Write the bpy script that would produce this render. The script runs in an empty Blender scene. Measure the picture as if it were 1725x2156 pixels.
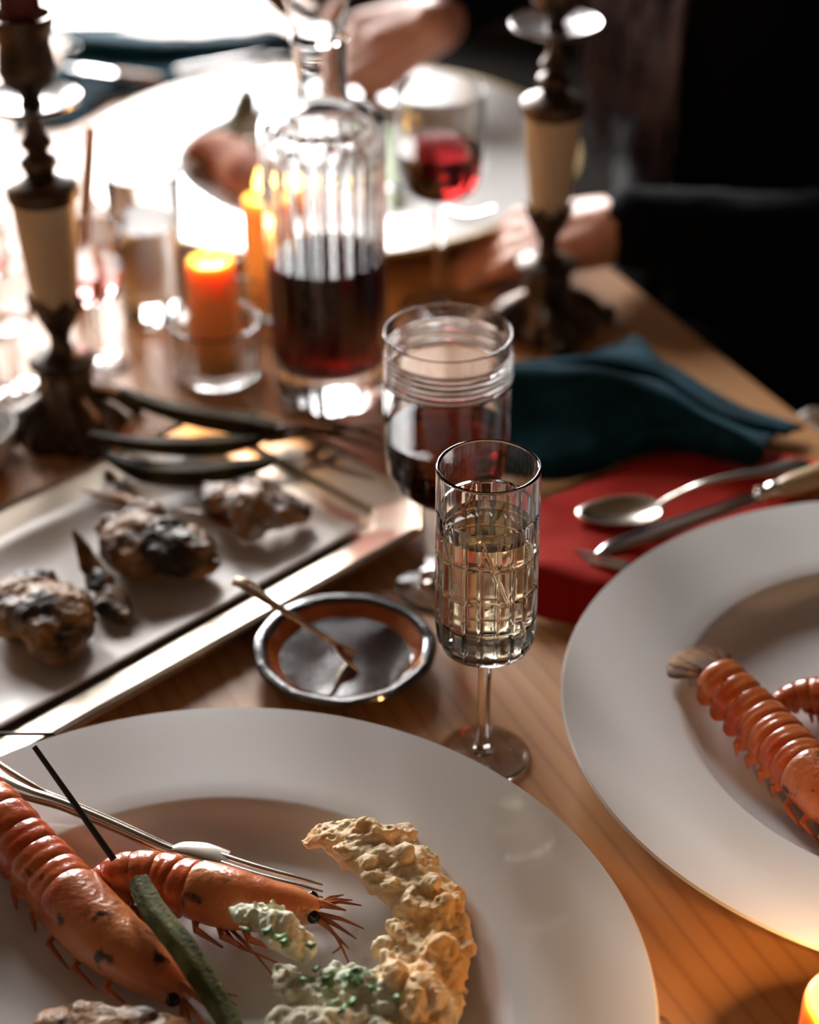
import bpy, bmesh, math, random
from mathutils import Vector, Matrix, noise
import numpy as np
random.seed(7)
C = bpy.context.scene.collection
SC = bpy.context.scene
# ------------------------------------------------------------------ camera
K = 1.2                                   # metres per layout unit; table top is z = 0, floor z = -0.75
FPX, PITCH, ROLL = 3950.0, math.radians(32.95), math.radians(-0.5)
CAM = Vector((0, 0, .545 * K))
_f = Vector((0, math.cos(PITCH), -math.sin(PITCH))); _r = Vector((1, 0, 0)); _u = _r.cross(_f)
RT = _r * math.cos(ROLL) + _u * math.sin(ROLL); UP = _u * math.cos(ROLL) - _r * math.sin(ROLL)
cd = bpy.data.cameras.new('camera'); cam = bpy.data.objects.new('camera', cd); C.objects.link(cam)
cam.matrix_world = Matrix(((RT.x, UP.x, -_f.x, CAM.x), (RT.y, UP.y, -_f.y, CAM.y), (RT.z, UP.z, -_f.z, CAM.z), (0, 0, 0, 1)))
cd.sensor_fit = 'VERTICAL'; cd.sensor_height = 36; cd.sensor_width = 28.8
cd.lens = FPX / 2156 * 36; cd.clip_start = .02
cd.dof.use_dof = True; cd.dof.focus_distance = .895; cd.dof.aperture_fstop = 4.0
SC.camera = cam
# ------------------------------------------------------------------ world, exposure, lights
SC.view_settings.view_transform = 'Standard'; SC.view_settings.look = 'None'
SC.view_settings.gamma = 1; SC.view_settings.use_curve_mapping = False
SC.view_settings.exposure = 0.40
SC.cycles.blur_glossy = 0.5; SC.cycles.sample_clamp_indirect = 12
SC.cycles.max_bounces = 14; SC.cycles.transmission_bounces = 12; SC.cycles.transparent_max_bounces = 12
w = bpy.data.worlds.new('overcast_sky'); SC.world = w; w.use_nodes = True
bg = w.node_tree.nodes['Background']; bg.inputs[0].default_value = (1.0, .98, .965, 1); bg.inputs[1].default_value = 33.0
WALL_Y = 4.1
WIN = (-2.3, -0.02, -.70, 2.30)           # opening of the big window: x0 x1 z0 z1
def area_portal(x0, x1, z0, z1, y):
    d = bpy.data.lights.new('window_portal', 'AREA'); d.shape = 'RECTANGLE'; d.size = x1 - x0; d.size_y = z1 - z0
    d.cycles.is_portal = True
    o = bpy.data.objects.new('window_portal', d); C.objects.link(o)
    o.location = ((x0 + x1) / 2, y, (z0 + z1) / 2); o.rotation_euler = (math.radians(-90), 0, 0)
area_portal(*WIN, WALL_Y + .12)
def flame_light(loc, watts):
    d = bpy.data.lights.new('candle_light', 'POINT'); d.energy = watts * 1.3; d.color = (1, .50, .17); d.shadow_soft_size = .006
    o = bpy.data.objects.new('candle_light', d); C.objects.link(o); o.location = loc
# ------------------------------------------------------------------ layout helpers (photo pixel + height -> world point)
def G(px, py, z=0.0):
    d = _f + RT * ((px - 862.5) / FPX) - UP * ((py - 1078) / FPX)
    return CAM + d * ((z - CAM.z) / d.z)
def PX(p):
    d = Vector(p) - CAM; zz = d.dot(_f)
    return 862.5 + FPX * d.dot(RT) / zz, 1078 - FPX * d.dot(UP) / zz, zz
def HZ(b, py):                            # height above b that shows at image row py
    lo, hi = -.2, .62
    for _ in range(40):
        m = (lo + hi) / 2
        if PX((b[0], b[1], m))[1] > py: lo = m
        else: hi = m
    return m
def RR(p, hw): return hw * PX(p)[2] / FPX
def LV(b, rows):                          # [(row, half width px)] -> [(r, z)]
    out = []
    for py, hw in rows:
        z = HZ(b, py); out.append((RR((b[0], b[1], z), hw), z))
    return out
# ------------------------------------------------------------------ materials
MATS = {}
def nodes(name):
    m = bpy.data.materials.new(name); m.use_nodes = True; nt = m.node_tree
    return m, nt, nt.nodes['Principled BSDF']
def mat(name, col, rough=.5, metal=0, **k):
    if name in MATS: return MATS[name]
    m, nt, b = nodes(name)
    b.inputs['Base Color'].default_value = (*col, 1); b.inputs['Roughness'].default_value = rough; b.inputs['Metallic'].default_value = metal
    for kk, v in k.items():
        if kk in ('c2', 'scale', 'bump', 'bscale', 'thr', 'c3', 'c3thr', 'c3scale', 'sharp'): continue
        b.inputs[kk.replace('_', ' ')].default_value = v
    if 'c2' in k or 'bump' in k:
        tc = nt.nodes.new('ShaderNodeTexCoord')
    if 'c2' in k:
        n = nt.nodes.new('ShaderNodeTexNoise'); n.inputs['Scale'].default_value = k.get('scale', 20); n.inputs['Detail'].default_value = 6
        r = nt.nodes.new('ShaderNodeValToRGB'); t = k.get('thr', .5); s = k.get('sharp', .12)
        r.color_ramp.elements[0].position = t - s; r.color_ramp.elements[1].position = t + s
        r.color_ramp.elements[0].color = (*col, 1); r.color_ramp.elements[1].color = (*k['c2'], 1)
        nt.links.new(tc.outputs['Object'], n.inputs['Vector']); nt.links.new(n.outputs['Fac'], r.inputs[0])
        last = r.outputs[0]
        if 'c3' in k:
            n3 = nt.nodes.new('ShaderNodeTexNoise'); n3.inputs['Scale'].default_value = k.get('c3scale', 60); n3.inputs['Detail'].default_value = 5
            r3 = nt.nodes.new('ShaderNodeValToRGB'); t = k.get('c3thr', .6)
            r3.color_ramp.elements[0].position = t - .05; r3.color_ramp.elements[1].position = t + .05
            mx = nt.nodes.new('ShaderNodeMix'); mx.data_type = 'RGBA'
            mp = nt.nodes.new('ShaderNodeVectorMath'); mp.operation = 'ADD'; mp.inputs[1].default_value = (3.1, 1.7, .4)
            nt.links.new(tc.outputs['Object'], mp.inputs[0]); nt.links.new(mp.outputs[0], n3.inputs['Vector'])
            nt.links.new(n3.outputs['Fac'], r3.inputs[0]); nt.links.new(r3.outputs[0], mx.inputs['Factor'])
            nt.links.new(last, mx.inputs[6]); mx.inputs[7].default_value = (*k['c3'], 1); last = mx.outputs[2]
        nt.links.new(last, b.inputs['Base Color'])
    if 'bump' in k:
        n2 = nt.nodes.new('ShaderNodeTexNoise'); n2.inputs['Scale'].default_value = k.get('bscale', 100); n2.inputs['Detail'].default_value = 5
        bp = nt.nodes.new('ShaderNodeBump'); bp.inputs['Strength'].default_value = k['bump']; bp.inputs['Distance'].default_value = .002
        nt.links.new(tc.outputs['Object'], n2.inputs['Vector']); nt.links.new(n2.outputs['Fac'], bp.inputs['Height']); nt.links.new(bp.outputs[0], b.inputs['Normal'])
    MATS[name] = m; return m
def glassm(name, col=(1, 1, 1), ior=1.5, rough=0.0, absorb=None, dens=0):
    if name in MATS: return MATS[name]
    m, nt, b = nodes(name); nt.nodes.remove(b)
    g = nt.nodes.new('ShaderNodeBsdfGlass'); g.inputs['Color'].default_value = (*col, 1); g.inputs['IOR'].default_value = ior; g.inputs['Roughness'].default_value = rough
    out = nt.nodes['Material Output']; nt.links.new(g.outputs[0], out.inputs['Surface'])
    if absorb:
        v = nt.nodes.new('ShaderNodeVolumeAbsorption'); v.inputs['Color'].default_value = (*absorb, 1); v.inputs['Density'].default_value = dens
        nt.links.new(v.outputs[0], out.inputs['Volume'])
    MATS[name] = m; return m
GLASS = glassm('clear_glass', (.985, .985, .985), 1.5)
WINE = glassm('red_wine', (1, 1, 1), 1.34, 0, (.62, .015, .05), 105)
ROSE = glassm('pink_wine', (1, 1, 1), 1.34, 0, (.95, .35, .33), 30)
CHAMP = glassm('pale_wine', (1, 1, 1), 1.34, 0, (.95, .84, .45), 20)
WATER = glassm('water', (1, 1, 1), 1.33)
PORC = mat('white_porcelain', (.80, .785, .775), .16, Coat_Weight=.3, Coat_Roughness=.04)
SILVER = mat('aged_silver', (.80, .74, .66), .26, 1, c2=(.58, .50, .42), scale=30, thr=.6, bump=.12, bscale=60)
SILVERT = mat('tray_silver', (.66, .58, .48), .36, 1, c2=(.46, .38, .29), scale=14, thr=.62, bump=.10, bscale=45)
STEEL = mat('polished_steel', (.55, .55, .55), .12, 1)
BRONZE = mat('dark_bronze', (.045, .028, .018), .36, .6, c2=(.10, .06, .035), scale=40, bump=.3, bscale=120)
ALAB = mat('alabaster', (.62, .46, .29), .45, c2=(.72, .58, .40), scale=12, Subsurface_Weight=.25, Subsurface_Radius=(.02, .012, .006))
def wax(name, col, rad=(.03, .010, .003)):
    return mat(name, col, .4, Subsurface_Weight=.9, Subsurface_Radius=rad, Subsurface_Scale=1.0)
WAXO = wax('orange_wax', (.96, .50, .16), (.022, .010, .004)); WAXR = mat('red_wax', (.14, .010, .008), .45); WAXT = mat('tan_wax', (.62, .34, .20), .5)
TEAL = mat('teal_linen', (.003, .024, .038), .9, c2=(.010, .070, .105), scale=18, bump=.5, bscale=900, Specular_IOR_Level=.12)
RED = mat('red_linen', (.50, .016, .008), .85, c2=(.52, .026, .012), scale=14, bump=.4, bscale=900, Specular_IOR_Level=.15)
PAPER = mat('baking_paper', (.74, .68, .64), .42, c2=(.66, .58, .52), scale=9, bump=.25, bscale=30)
BLACKC = mat('black_cloth', (.0025, .0025, .0035), .95, Specular_IOR_Level=.15)
SKIN = mat('skin', (.62, .30, .19), .45, c2=(.55, .22, .14), scale=25, Subsurface_Weight=.15, Subsurface_Radius=(.01, .004, .002), bump=.2, bscale=140)
BONE = mat('bone_handle', (.66, .50, .28), .35, c2=(.54, .38, .19), scale=30)
GREEN = mat('charred_green_bean', (.052, .055, .012), .75, Specular_IOR_Level=.2, c2=(.15, .15, .055), scale=90, bump=.5, bscale=500)
BURNT = mat('charred_leek', (.018, .015, .005), .6, Specular_IOR_Level=.12, c2=(.07, .055, .02), scale=35, bump=.5, bscale=200)
def emission(name, col, st):
    m, nt, b = nodes(name); nt.nodes.remove(b)
    e = nt.nodes.new('ShaderNodeEmission'); e.inputs[0].default_value = (*col, 1); e.inputs[1].default_value = st
    nt.links.new(e.outputs[0], nt.nodes['Material Output'].inputs[0]); MATS[name] = m; return m
FLAME = emission('candle_flame', (1, .48, .10), 9)
def wood(name, c1, c2, c3, rot, rough=.34, stretch=(1, 9, 9)):
    m, nt, b = nodes(name); N = nt.nodes.new; L = nt.links.new
    tc = N('ShaderNodeTexCoord'); mp = N('ShaderNodeMapping'); mp.vector_type = 'POINT'; mp.inputs['Rotation'].default_value = (0, 0, rot)
    L(tc.outputs['Object'], mp.inputs[0])
    mp2 = N('ShaderNodeMapping'); mp2.inputs['Scale'].default_value = stretch; L(mp.outputs[0], mp2.inputs[0])
    n = N('ShaderNodeTexNoise'); n.inputs['Scale'].default_value = 2.2; n.inputs['Detail'].default_value = 5; L(mp2.outputs[0], n.inputs['Vector'])
    wv = N('ShaderNodeTexWave'); wv.wave_type = 'BANDS'; wv.bands_direction = 'Y'; wv.inputs['Scale'].default_value = 26; wv.inputs['Distortion'].default_value = 5; wv.inputs['Detail'].default_value = 3; wv.inputs['Detail Scale'].default_value = .6
    mp3 = N('ShaderNodeMapping'); mp3.inputs['Scale'].default_value = (.14, 1, 1); L(mp.outputs[0], mp3.inputs[0]); L(mp3.outputs[0], wv.inputs['Vector'])
    r = N('ShaderNodeValToRGB'); r.color_ramp.elements[0].color = (*c1, 1); r.color_ramp.elements[1].color = (*c2, 1)
    r.color_ramp.elements[0].position = .35; r.color_ramp.elements[1].position = .68; L(n.outputs['Fac'], r.inputs[0])
    mx = N('ShaderNodeMix'); mx.data_type = 'RGBA'; mx.inputs[7].default_value = (*c3, 1); L(r.outputs[0], mx.inputs[6])
    pw = N('ShaderNodeMath'); pw.operation = 'POWER'; pw.inputs[1].default_value = 5; L(wv.outputs['Fac'], pw.inputs[0])
    ml = N('ShaderNodeMath'); ml.operation = 'MULTIPLY'; ml.inputs[1].default_value = .38; L(pw.outputs[0], ml.inputs[0]); L(ml.outputs[0], mx.inputs['Factor'])
    # small knots and ink-like marks
    v = N('ShaderNodeTexNoise'); v.inputs['Scale'].default_value = 30; v.inputs['Detail'].default_value = 3; L(mp.outputs[0], v.inputs['Vector'])
    r2 = N('ShaderNodeValToRGB'); r2.color_ramp.elements[0].position = .715; r2.color_ramp.elements[1].position = .76; L(v.outputs['Fac'], r2.inputs[0])
    mx2 = N('ShaderNodeMix'); mx2.data_type = 'RGBA'; mx2.inputs[7].default_value = (.05, .035, .03, 1); L(mx.outputs[2], mx2.inputs[6]); L(r2.outputs[0], mx2.inputs['Factor'])
    L(mx2.outputs[2], b.inputs['Base Color']); b.inputs['Roughness'].default_value = rough
    bp = N('ShaderNodeBump'); bp.inputs['Strength'].default_value = .12; bp.inputs['Distance'].default_value = .001; L(wv.outputs['Fac'], bp.inputs['Height']); L(bp.outputs[0], b.inputs['Normal'])
    b.inputs['Specular IOR Level'].default_value = .26 if rough < .8 else .05
    MATS[name] = m; return m
# ------------------------------------------------------------------ mesh helpers
def link(name, verts, faces, m, parent=None, smooth=True):
    me = bpy.data.meshes.new(name); me.from_pydata([tuple(v) for v in verts], [], faces)
    if smooth: me.shade_smooth()
    if m: me.materials.append(m)
    me.update(); bm = bmesh.new(); bm.from_mesh(me); bmesh.ops.recalc_face_normals(bm, faces=bm.faces); bm.to_mesh(me); bm.free()
    if smooth: me.shade_smooth(); me.set_sharp_from_angle(angle=math.radians(48))
    o = bpy.data.objects.new(name, me); C.objects.link(o)
    if parent: o.parent = parent; o.matrix_parent_inverse = parent.matrix_basis.inverted()
    return o
def tag(o, label, cat, group=None, kind=None):
    if label: o['label'] = label
    if cat: o['category'] = cat
    if group: o['group'] = group
    if kind: o['kind'] = kind
    return o
def thing(name, label, cat, loc=(0, 0, 0), group=None):
    o = bpy.data.objects.new(name, None); C.objects.link(o); o.location = loc; o.empty_display_size = .02
    return tag(o, label, cat, group)
def box(name, lo, hi, m, parent=None, rot=0, piv=None, bev=0):
    (a, b, c), (d, e, f) = lo, hi
    vs = [Vector(v) for v in ((a, b, c), (d, b, c), (d, e, c), (a, e, c), (a, b, f), (d, b, f), (d, e, f), (a, e, f))]
    fs = [(0, 3, 2, 1), (4, 5, 6, 7), (0, 1, 5, 4), (1, 2, 6, 5), (2, 3, 7, 6), (3, 0, 4, 7)]
    if rot:
        R = Matrix.Rotation(rot, 3, 'Z'); pv = Vector(piv or (0, 0, 0)); vs = [R @ (v - pv) + pv for v in vs]
    o = link(name, vs, fs, m, parent, smooth=False)
    if bev:
        md = o.modifiers.new('b', 'BEVEL'); md.width = bev; md.segments = 3
    return o
def structure(o): o['kind'] = 'structure'; return o
def lathe(name, prof, m, loc, parent=None, seg=64, fn=None, closed=False, tilt=None):
    """prof: [(r, z)]; fn(angle, z, r, i) -> r"""
    vs, fs, rings = [], [], []
    for i, (r, z) in enumerate(prof):
        if r < 1e-5:
            rings.append([len(vs)]); vs.append(Vector((0, 0, z))); continue
        ring = []
        for k in range(seg):
            a = 2 * math.pi * k / seg; rr = fn(a, z, r, i) if fn else r
            ring.append(len(vs)); vs.append(Vector((rr * math.cos(a), rr * math.sin(a), z)))
        rings.append(ring)
    pairs = list(zip(rings, rings[1:])) + ([(rings[-1], rings[0])] if closed else [])
    for A, B in pairs:
        if len(A) == 1 and len(B) == 1: continue
        for k in range(seg):
            k2 = (k + 1) % seg
            if len(A) == 1: fs.append((A[0], B[k2], B[k]))
            elif len(B) == 1: fs.append((A[k], A[k2], B[0]))
            else: fs.append((A[k], A[k2], B[k2], B[k]))
    L = Vector(loc)
    if tilt: vs = [tilt @ v for v in vs]
    return link(name, [v + L for v in vs], fs, m, parent)
def smoothp(pts, n=6):                    # Catmull-Rom through tuples of any length
    P_ = [np.array(p, float) for p in pts]; P_ = [2 * P_[0] - P_[1]] + P_ + [2 * P_[-1] - P_[-2]]; out = []
    for i in range(1, len(P_) - 2):
        for k in range(n):
            t = k / n; a, b, c, d = P_[i - 1:i + 3]
            out.append(.5 * ((2 * b) + (c - a) * t + (2 * a - 5 * b + 4 * c - d) * t * t + (3 * b - a - 3 * c + d) * t ** 3))
    out.append(P_[-2]); return out
def sweep(name, pts, rad, m, parent=None, seg=12, flat=1.0, upv=Vector((0, 0, 1)), sect=None, link_it=True):
    """tube with per-point radius; flat squashes it along the up direction; sect(k-angle, i)->radius factor"""
    pts = [Vector(p) for p in pts]; vs, fs, n = [], [], len(pts)
    for i, p in enumerate(pts):
        t = (pts[min(i + 1, n - 1)] - pts[max(i - 1, 0)]).normalized()
        s = t.cross(upv); s = s.normalized() if s.length > 1e-4 else Vector((1, 0, 0)); u = s.cross(t).normalized()
        r = rad[i] if hasattr(rad, '__len__') else rad
        fl = flat[i] if hasattr(flat, '__len__') else flat
        for k in range(seg):
            a = 2 * math.pi * k / seg; q = sect(a, i) if sect else 1
            vs.append(p + s * (r * q * math.cos(a)) + u * (r * q * fl * math.sin(a)))
    for i in range(n - 1):
        for k in range(seg):
            k2 = (k + 1) % seg; fs.append((i * seg + k, i * seg + k2, (i + 1) * seg + k2, (i + 1) * seg + k))
    fs.append(tuple(range(seg))[::-1]); fs.append(tuple(range((n - 1) * seg, n * seg)))
    if not link_it: return vs, fs
    return link(name, vs, fs, m, parent)
def merge(name, parts, m, parent=None):
    V_, F_ = [], []
    for v, f in parts:
        o = len(V_); V_ += list(v); F_ += [tuple(i + o for i in q) for q in f]
    return link(name, V_, F_, m, parent)
def icos(r, c, sub=2, sc=(1, 1, 1)):
    bm = bmesh.new(); bmesh.ops.create_icosphere(bm, subdivisions=sub, radius=1)
    v = [Vector((p.co.x * r * sc[0], p.co.y * r * sc[1], p.co.z * r * sc[2])) + Vector(c) for p in bm.verts]; f = [tuple(q.index for q in x.verts) for x in bm.faces]; bm.free(); return v, f
_tex = {}
def blob(name, balls, voxel, m, parent=None, disp=(), smooth=2):
    """one lumpy solid grown from overlapping balls: (x, y, z, r) or (x, y, z, r, (sx, sy, sz))"""
    o = merge(name, [icos(b[3], b[:3], 2, b[4] if len(b) > 4 else (1, 1, 1)) for b in balls], m, parent)
    md = o.modifiers.new('r', 'REMESH'); md.mode = 'VOXEL'; md.voxel_size = voxel; md.use_smooth_shade = True
    if smooth:
        s = o.modifiers.new('s', 'SMOOTH'); s.iterations = smooth; s.factor = .6
    for size, st in disp:
        key = round(size, 5)
        if key not in _tex:
            t = bpy.data.textures.new('clouds', 'CLOUDS'); t.noise_scale = size; t.noise_depth = 2; _tex[key] = t
        d = o.modifiers.new('d', 'DISPLACE'); d.texture = _tex[key]; d.strength = st; d.mid_level = .5; d.texture_coords = 'GLOBAL'
    return o
def sheet(name, rows, m, parent=None, nu=6, nv=6, thick=.0015, wob=0, wsc=60, world=False):
    """cloth or foil surface through rows of (px, py, z)"""
    R_ = [smoothp([tuple(G(*q)) if not world else q for q in r], nu) for r in rows]
    cols = [smoothp([R_[j][i] for j in range(len(R_))], nv) for i in range(len(R_[0]))]
    nj, ni = len(cols[0]), len(cols); vs = []
    for i in range(ni):
        for j in range(nj):
            p = Vector(cols[i][j]); 
            if wob: p.z += wob * max(0, .4 + noise.noise(p * wsc))
            vs.append(p)
    fs = [(i * nj + j, (i + 1) * nj + j, (i + 1) * nj + j + 1, i * nj + j + 1) for i in range(ni - 1) for j in range(nj - 1)]
    o = link(name, vs, fs, m, parent)
    if thick:
        s = o.modifiers.new('t', 'SOLIDIFY'); s.thickness = thick; s.offset = 1
    return o
# ------------------------------------------------------------------ room
WOODT = wood('oiled_pine', (.50, .235, .085), (.60, .30, .12), (.26, .10, .035), 0, .42)
CEILM = mat('warm_brown_plaster', (.20, .135, .085), .9)
WALLM = mat('dark_plaster', (.055, .045, .04), .9, c2=(.045, .036, .032), scale=3)
FLOORM = wood('dark_floorboards', (.004, .003, .0025), (.006, .0045, .0035), (.004, .003, .0025), 1.57, .9)
structure(box('floor', (-3.2, -2.6, -.85), (3.2, WALL_Y, -.75), FLOORM))
structure(box('ceiling', (-3.2, -2.6, 2.65), (3.2, WALL_Y, 2.75), CEILM))
structure(box('wall_left', (-3.3, -2.6, -.75), (-3.2, WALL_Y, 2.65), CEILM))
structure(box('wall_right', (3.2, -2.6, -.75), (3.3, WALL_Y, 2.65), CEILM))
structure(box('wall_front', (-3.2, -2.7, -.75), (3.2, -2.6, 2.65), CEILM))
wx0, wx1, wz0, wz1 = WIN
wb = structure(box('wall_back', (wx1, WALL_Y, -.75), (3.2, WALL_Y + .12, 2.65), WALLM))
structure(box('wall_back', (-3.2, WALL_Y, -.75), (wx0, WALL_Y + .12, 2.65), WALLM))
structure(box('wall_back', (wx0, WALL_Y, wz1), (wx1, WALL_Y + .12, 2.65), WALLM))
structure(box('wall_back', (-1.62, WALL_Y - .02, -.75), (-1.0, WALL_Y + .14, wz1), WALLM))  # unseen pier added in the opening to keep window glare off the table's left
win = thing('window_1', None, None, (wx0, WALL_Y, wz0)); structure(win)
FRAME = mat('white_window_paint', (.7, .7, .68), .4)
for x in (wx0, wx1 - .05, (wx0 + wx1) / 2 - .025): box('window_frame', (x, WALL_Y + .02, wz0), (x + .05, WALL_Y + .09, wz1), FRAME, win)
for z in (wz0 - .05, wz1 - .05): box('window_frame', (wx0, WALL_Y + .02, z), (wx1, WALL_Y + .09, z + .05), FRAME, win)
pm, nt, b_ = nodes('window_pane'); nt.nodes.remove(b_)
tr = nt.nodes.new('ShaderNodeBsdfTransparent'); gl = nt.nodes.new('ShaderNodeBsdfGlossy'); gl.inputs['Roughness'].default_value = 0
fr = nt.nodes.new('ShaderNodeFresnel'); mxs = nt.nodes.new('ShaderNodeMixShader')
nt.links.new(fr.outputs[0], mxs.inputs[0]); nt.links.new(tr.outputs[0], mxs.inputs[1]); nt.links.new(gl.outputs[0], mxs.inputs[2]); nt.links.new(mxs.outputs[0], nt.nodes['Material Output'].inputs[0])
for x0, x1 in ((wx0 + .05, (wx0 + wx1) / 2 - .025), ((wx0 + wx1) / 2 + .025, wx1 - .05)):
    link('pane', [(x0, WALL_Y + .05, wz0), (x1, WALL_Y + .05, wz0), (x1, WALL_Y + .05, wz1 - .05), (x0, WALL_Y + .05, wz1 - .05)], [(0, 1, 2, 3)], pm, win, False)
structure(box('terrace_ground', (-7, WALL_Y + .12, -.9), (6, 16, -.78), mat('grey_terrace_paving', (.066, .063, .064), .9, c2=(.058, .055, .056), scale=2)))
# ------------------------------------------------------------------ dining table
D = Vector((.4116, -.9114, 0)); NL = Vector((-.9114, -.4116, 0))      # along the right edge (towards us), and across to the left
E0 = Vector((-.14, 2.04, 0))                                          # far right corner
TANG = math.atan2(D.y, D.x); TW, TL = .95, 2.15
tb = thing('dining_table', 'long oiled pine dining table laid for a meal', 'table', tuple(E0 + D * 1.0 + NL * .47 + Vector((0, 0, -.75))))
def tbox(name, u0, u1, v0, v1, z0, z1, m, bev=0):
    q = [E0 + D * u + NL * v for u, v in ((u0, v0), (u1, v0), (u1, v1), (u0, v1))]
    vs = [p + Vector((0, 0, z)) for z in (z0, z1) for p in q]
    o = link(name, vs, [(0, 3, 2, 1), (4, 5, 6, 7), (0, 1, 5, 4), (1, 2, 6, 5), (2, 3, 7, 6), (3, 0, 4, 7)], m, tb, False)
    if bev:
        md = o.modifiers.new('b', 'BEVEL'); md.width = bev; md.segments = 3
    return o
WOODT.node_tree.nodes['Mapping'].inputs['Rotation'].default_value = (0, 0, -TANG)
tbox('tabletop', 0, TL, 0, TW, -.032, 0, WOODT, .003)
for u in (.1, TL - .17):
    for v in (.06, TW - .13): tbox('leg', u, u + .07, v, v + .07, -.75, -.032, WOODT)
for v in (.08, TW - .10): tbox('apron', .12, TL - .12, v, v + .02, -.11, -.032, WOODT)
# ------------------------------------------------------------------ plates
def plate(name, label, cx, cy, R=.198, well=.134, edge_ring=False):
    t = thing(name, label, 'plate', (cx, cy, 0), 'wide rimmed white plates')
    r = R
    pr = [(0, .011), (well * .6, .0105), (well * .84, .0115), (well * .93, .016), (well * .975, .024), (well, .0275), (well * 1.02, .0285), (well * 1.1, .0295), (r * .9, .0335), (r - .004, .0355), (r - .001, .0358), (r, .0345), (r - .001, .0332), (r * .9, .030), (well, .0245), (well * .93, .012), (well * .85, .006), (well * .72, .004), (well * .70, 0), (well * .64, 0), (well * .62, .005), (0, .006)]
    lathe('dish', pr, PORC, (cx, cy, 0), t, 160)
    if edge_ring: lathe('ochre_edge', [(r - .004, .0364), (r + .0008, .0364), (r + .0008, .0325), (r - .003, .0325)], mat('ochre_ring', (.62, .42, .12), .35), (cx, cy, 0), t, 128, closed=True)  # plain ochre ring around the rim
    return t
CL, CR, CB = (-.0925, .5705), (.2767, .7666), (-.066, 1.533)
plate('dinner_plate', 'white plate nearest the camera holding two langoustines and tempura', *CL)
plate('dinner_plate', 'white plate cut off by the right side, beside the red napkin', *CR)
plate('dinner_plate', 'white plate with ochre edge, farthest away behind the carafe', *CB, R=.216, well=.13, edge_ring=True)
# ------------------------------------------------------------------ glassware
def stemglass(name, label, base, foot, stem, bowl, rim_py, group=None, liquid=None, cut=None, wall=.0011, seg=96, liqm=None, liqname='wine', bottom_thick=.004, cat='wine glass'):
    """base: pixel of foot centre; foot: (row, hw); stem: [(row, hw)...]; bowl: [(row, hw)...] bottom to rim"""
    g = G(*base); t = thing(name, label, cat, tuple(g), group)
    fr_, _ = LV(g, [(base[1], foot)])[0]
    st = LV(g, stem); bo = LV(g, bowl)
    z0 = st[0][1]
    lathe('foot', [(0, .0012), (fr_ * .80, .0005), (fr_ * .97, .0004), (fr_, .0010), (fr_ * .98, .0020), (fr_ * .6, .0030), (fr_ * .3, .0048), (st[0][0] * 1.6, z0 * .7), (st[0][0], z0), (0, z0)], GLASS, g, t, 64)
    lathe('stem', [(0, z0 - .0002)] + st + [(0, st[-1][1])], GLASS, g, t, 8)
    outer = bo; inner = []
    zb = bo[0][1]
    for r, z in bo[1:]: inner.append((max(r - wall * (1 + 1.2 * max(0, 1 - (z - zb) / .03)), .002), max(z, zb + bottom_thick + .0)))
    # refine straight walls for cut patterns
    def fine(pts, n):
        out = []
        for (r0, z0_), (r1, z1_) in zip(pts, pts[1:]):
            k = max(1, int(abs(z1_ - z0_) / n)); out += [(r0 + (r1 - r0) * i / k, z0_ + (z1_ - z0_) * i / k) for i in range(k)]
        return out + [pts[-1]]
    of = fine(outer, .0006 if cut else .01); nO = len(of) + 1
    R1, Z1 = outer[-1]; prof = [(0, zb)] + of + [(R1 - wall * q1, Z1 + wall * q2) for q1, q2 in ((.06, .25), (.25, .43), (.5, .5), (.75, .43), (.94, .25))] + [(inner[-1][0], Z1)] + inner[::-1] + [(0, zb + bottom_thick)]
    fn = (lambda a, z, r, i: r - cut(a, z, r) if i < nO else r) if cut else None
    lathe('bowl', prof, GLASS, g, t, seg, fn)
    if liquid:
        zl = HZ(g, liquid) if liquid > 5 else liquid
        lp = [(0, zb + bottom_thick - .0003)]
        for r, z in inner:
            if z < zl: lp.append((r + .0002, z))
        ri = [r for r, z in inner if z >= zl][0] if any(z >= zl for r, z in inner) else inner[-1][0]
        lp += [(ri + .0002, zl), (0, zl)]
        lathe(liqname, lp, liqm or WINE, g, t, seg)
    return t
def dip(d, wdt, depth): return depth * max(0, 1 - abs(d) / wdt)
FL = G(1018, 1592); zt, zbm = HZ(FL, 1068), HZ(FL, 1352)
def cutflute(a, z, r):
    if z > zt + .0005 or z < .071 * 1.2 - .006: return 0
    v = 0; n = 20; da = ((a * n / (2 * math.pi)) % 1 - .5) * 2 * math.pi / n * r
    v = max(v, dip(da, .0015, .0010))
    for k in range(5):
        zz = zt - (zt - zbm) * (0, .26, .50, .74, .90)[k]; v = max(v, dip(z - zz, .0011, .0009))
    s = (z - zt) / (zt - zbm)
    for ph in range(7):
        if -.52 < s < 0:
            c = 2 * math.pi * ph / 7 - s * 1.15; d = (((a - c + math.pi) % (2 * math.pi)) - math.pi) * r
            v = max(v, dip(d, .0015, .0011))
    return v
stemglass('champagne_flute', 'cut crystal flute of pale sparkling wine standing between the two front plates', (1018, 1592), 98,
          [(1572, 15), (1540, 13), (1450, 13), (1380, 15), (1363, 19)],
          [(1362, 40), (1358, 78), (1348, 96), (1332, 104), (1310, 107), (1200, 109), (1100, 110), (1068, 111), (983, 112)], 983,
          liquid=1105, cut=cutflute, liqm=CHAMP, seg=336, wall=.0020, bottom_thick=.006)
RG = G(942, 1235); zr = [HZ(RG, p) for p in (734, 745, 756, 767, 778, 789)]
def cutring(a, z, r):
    return max(dip(z - q, .0010, .0007) for q in zr)
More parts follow.
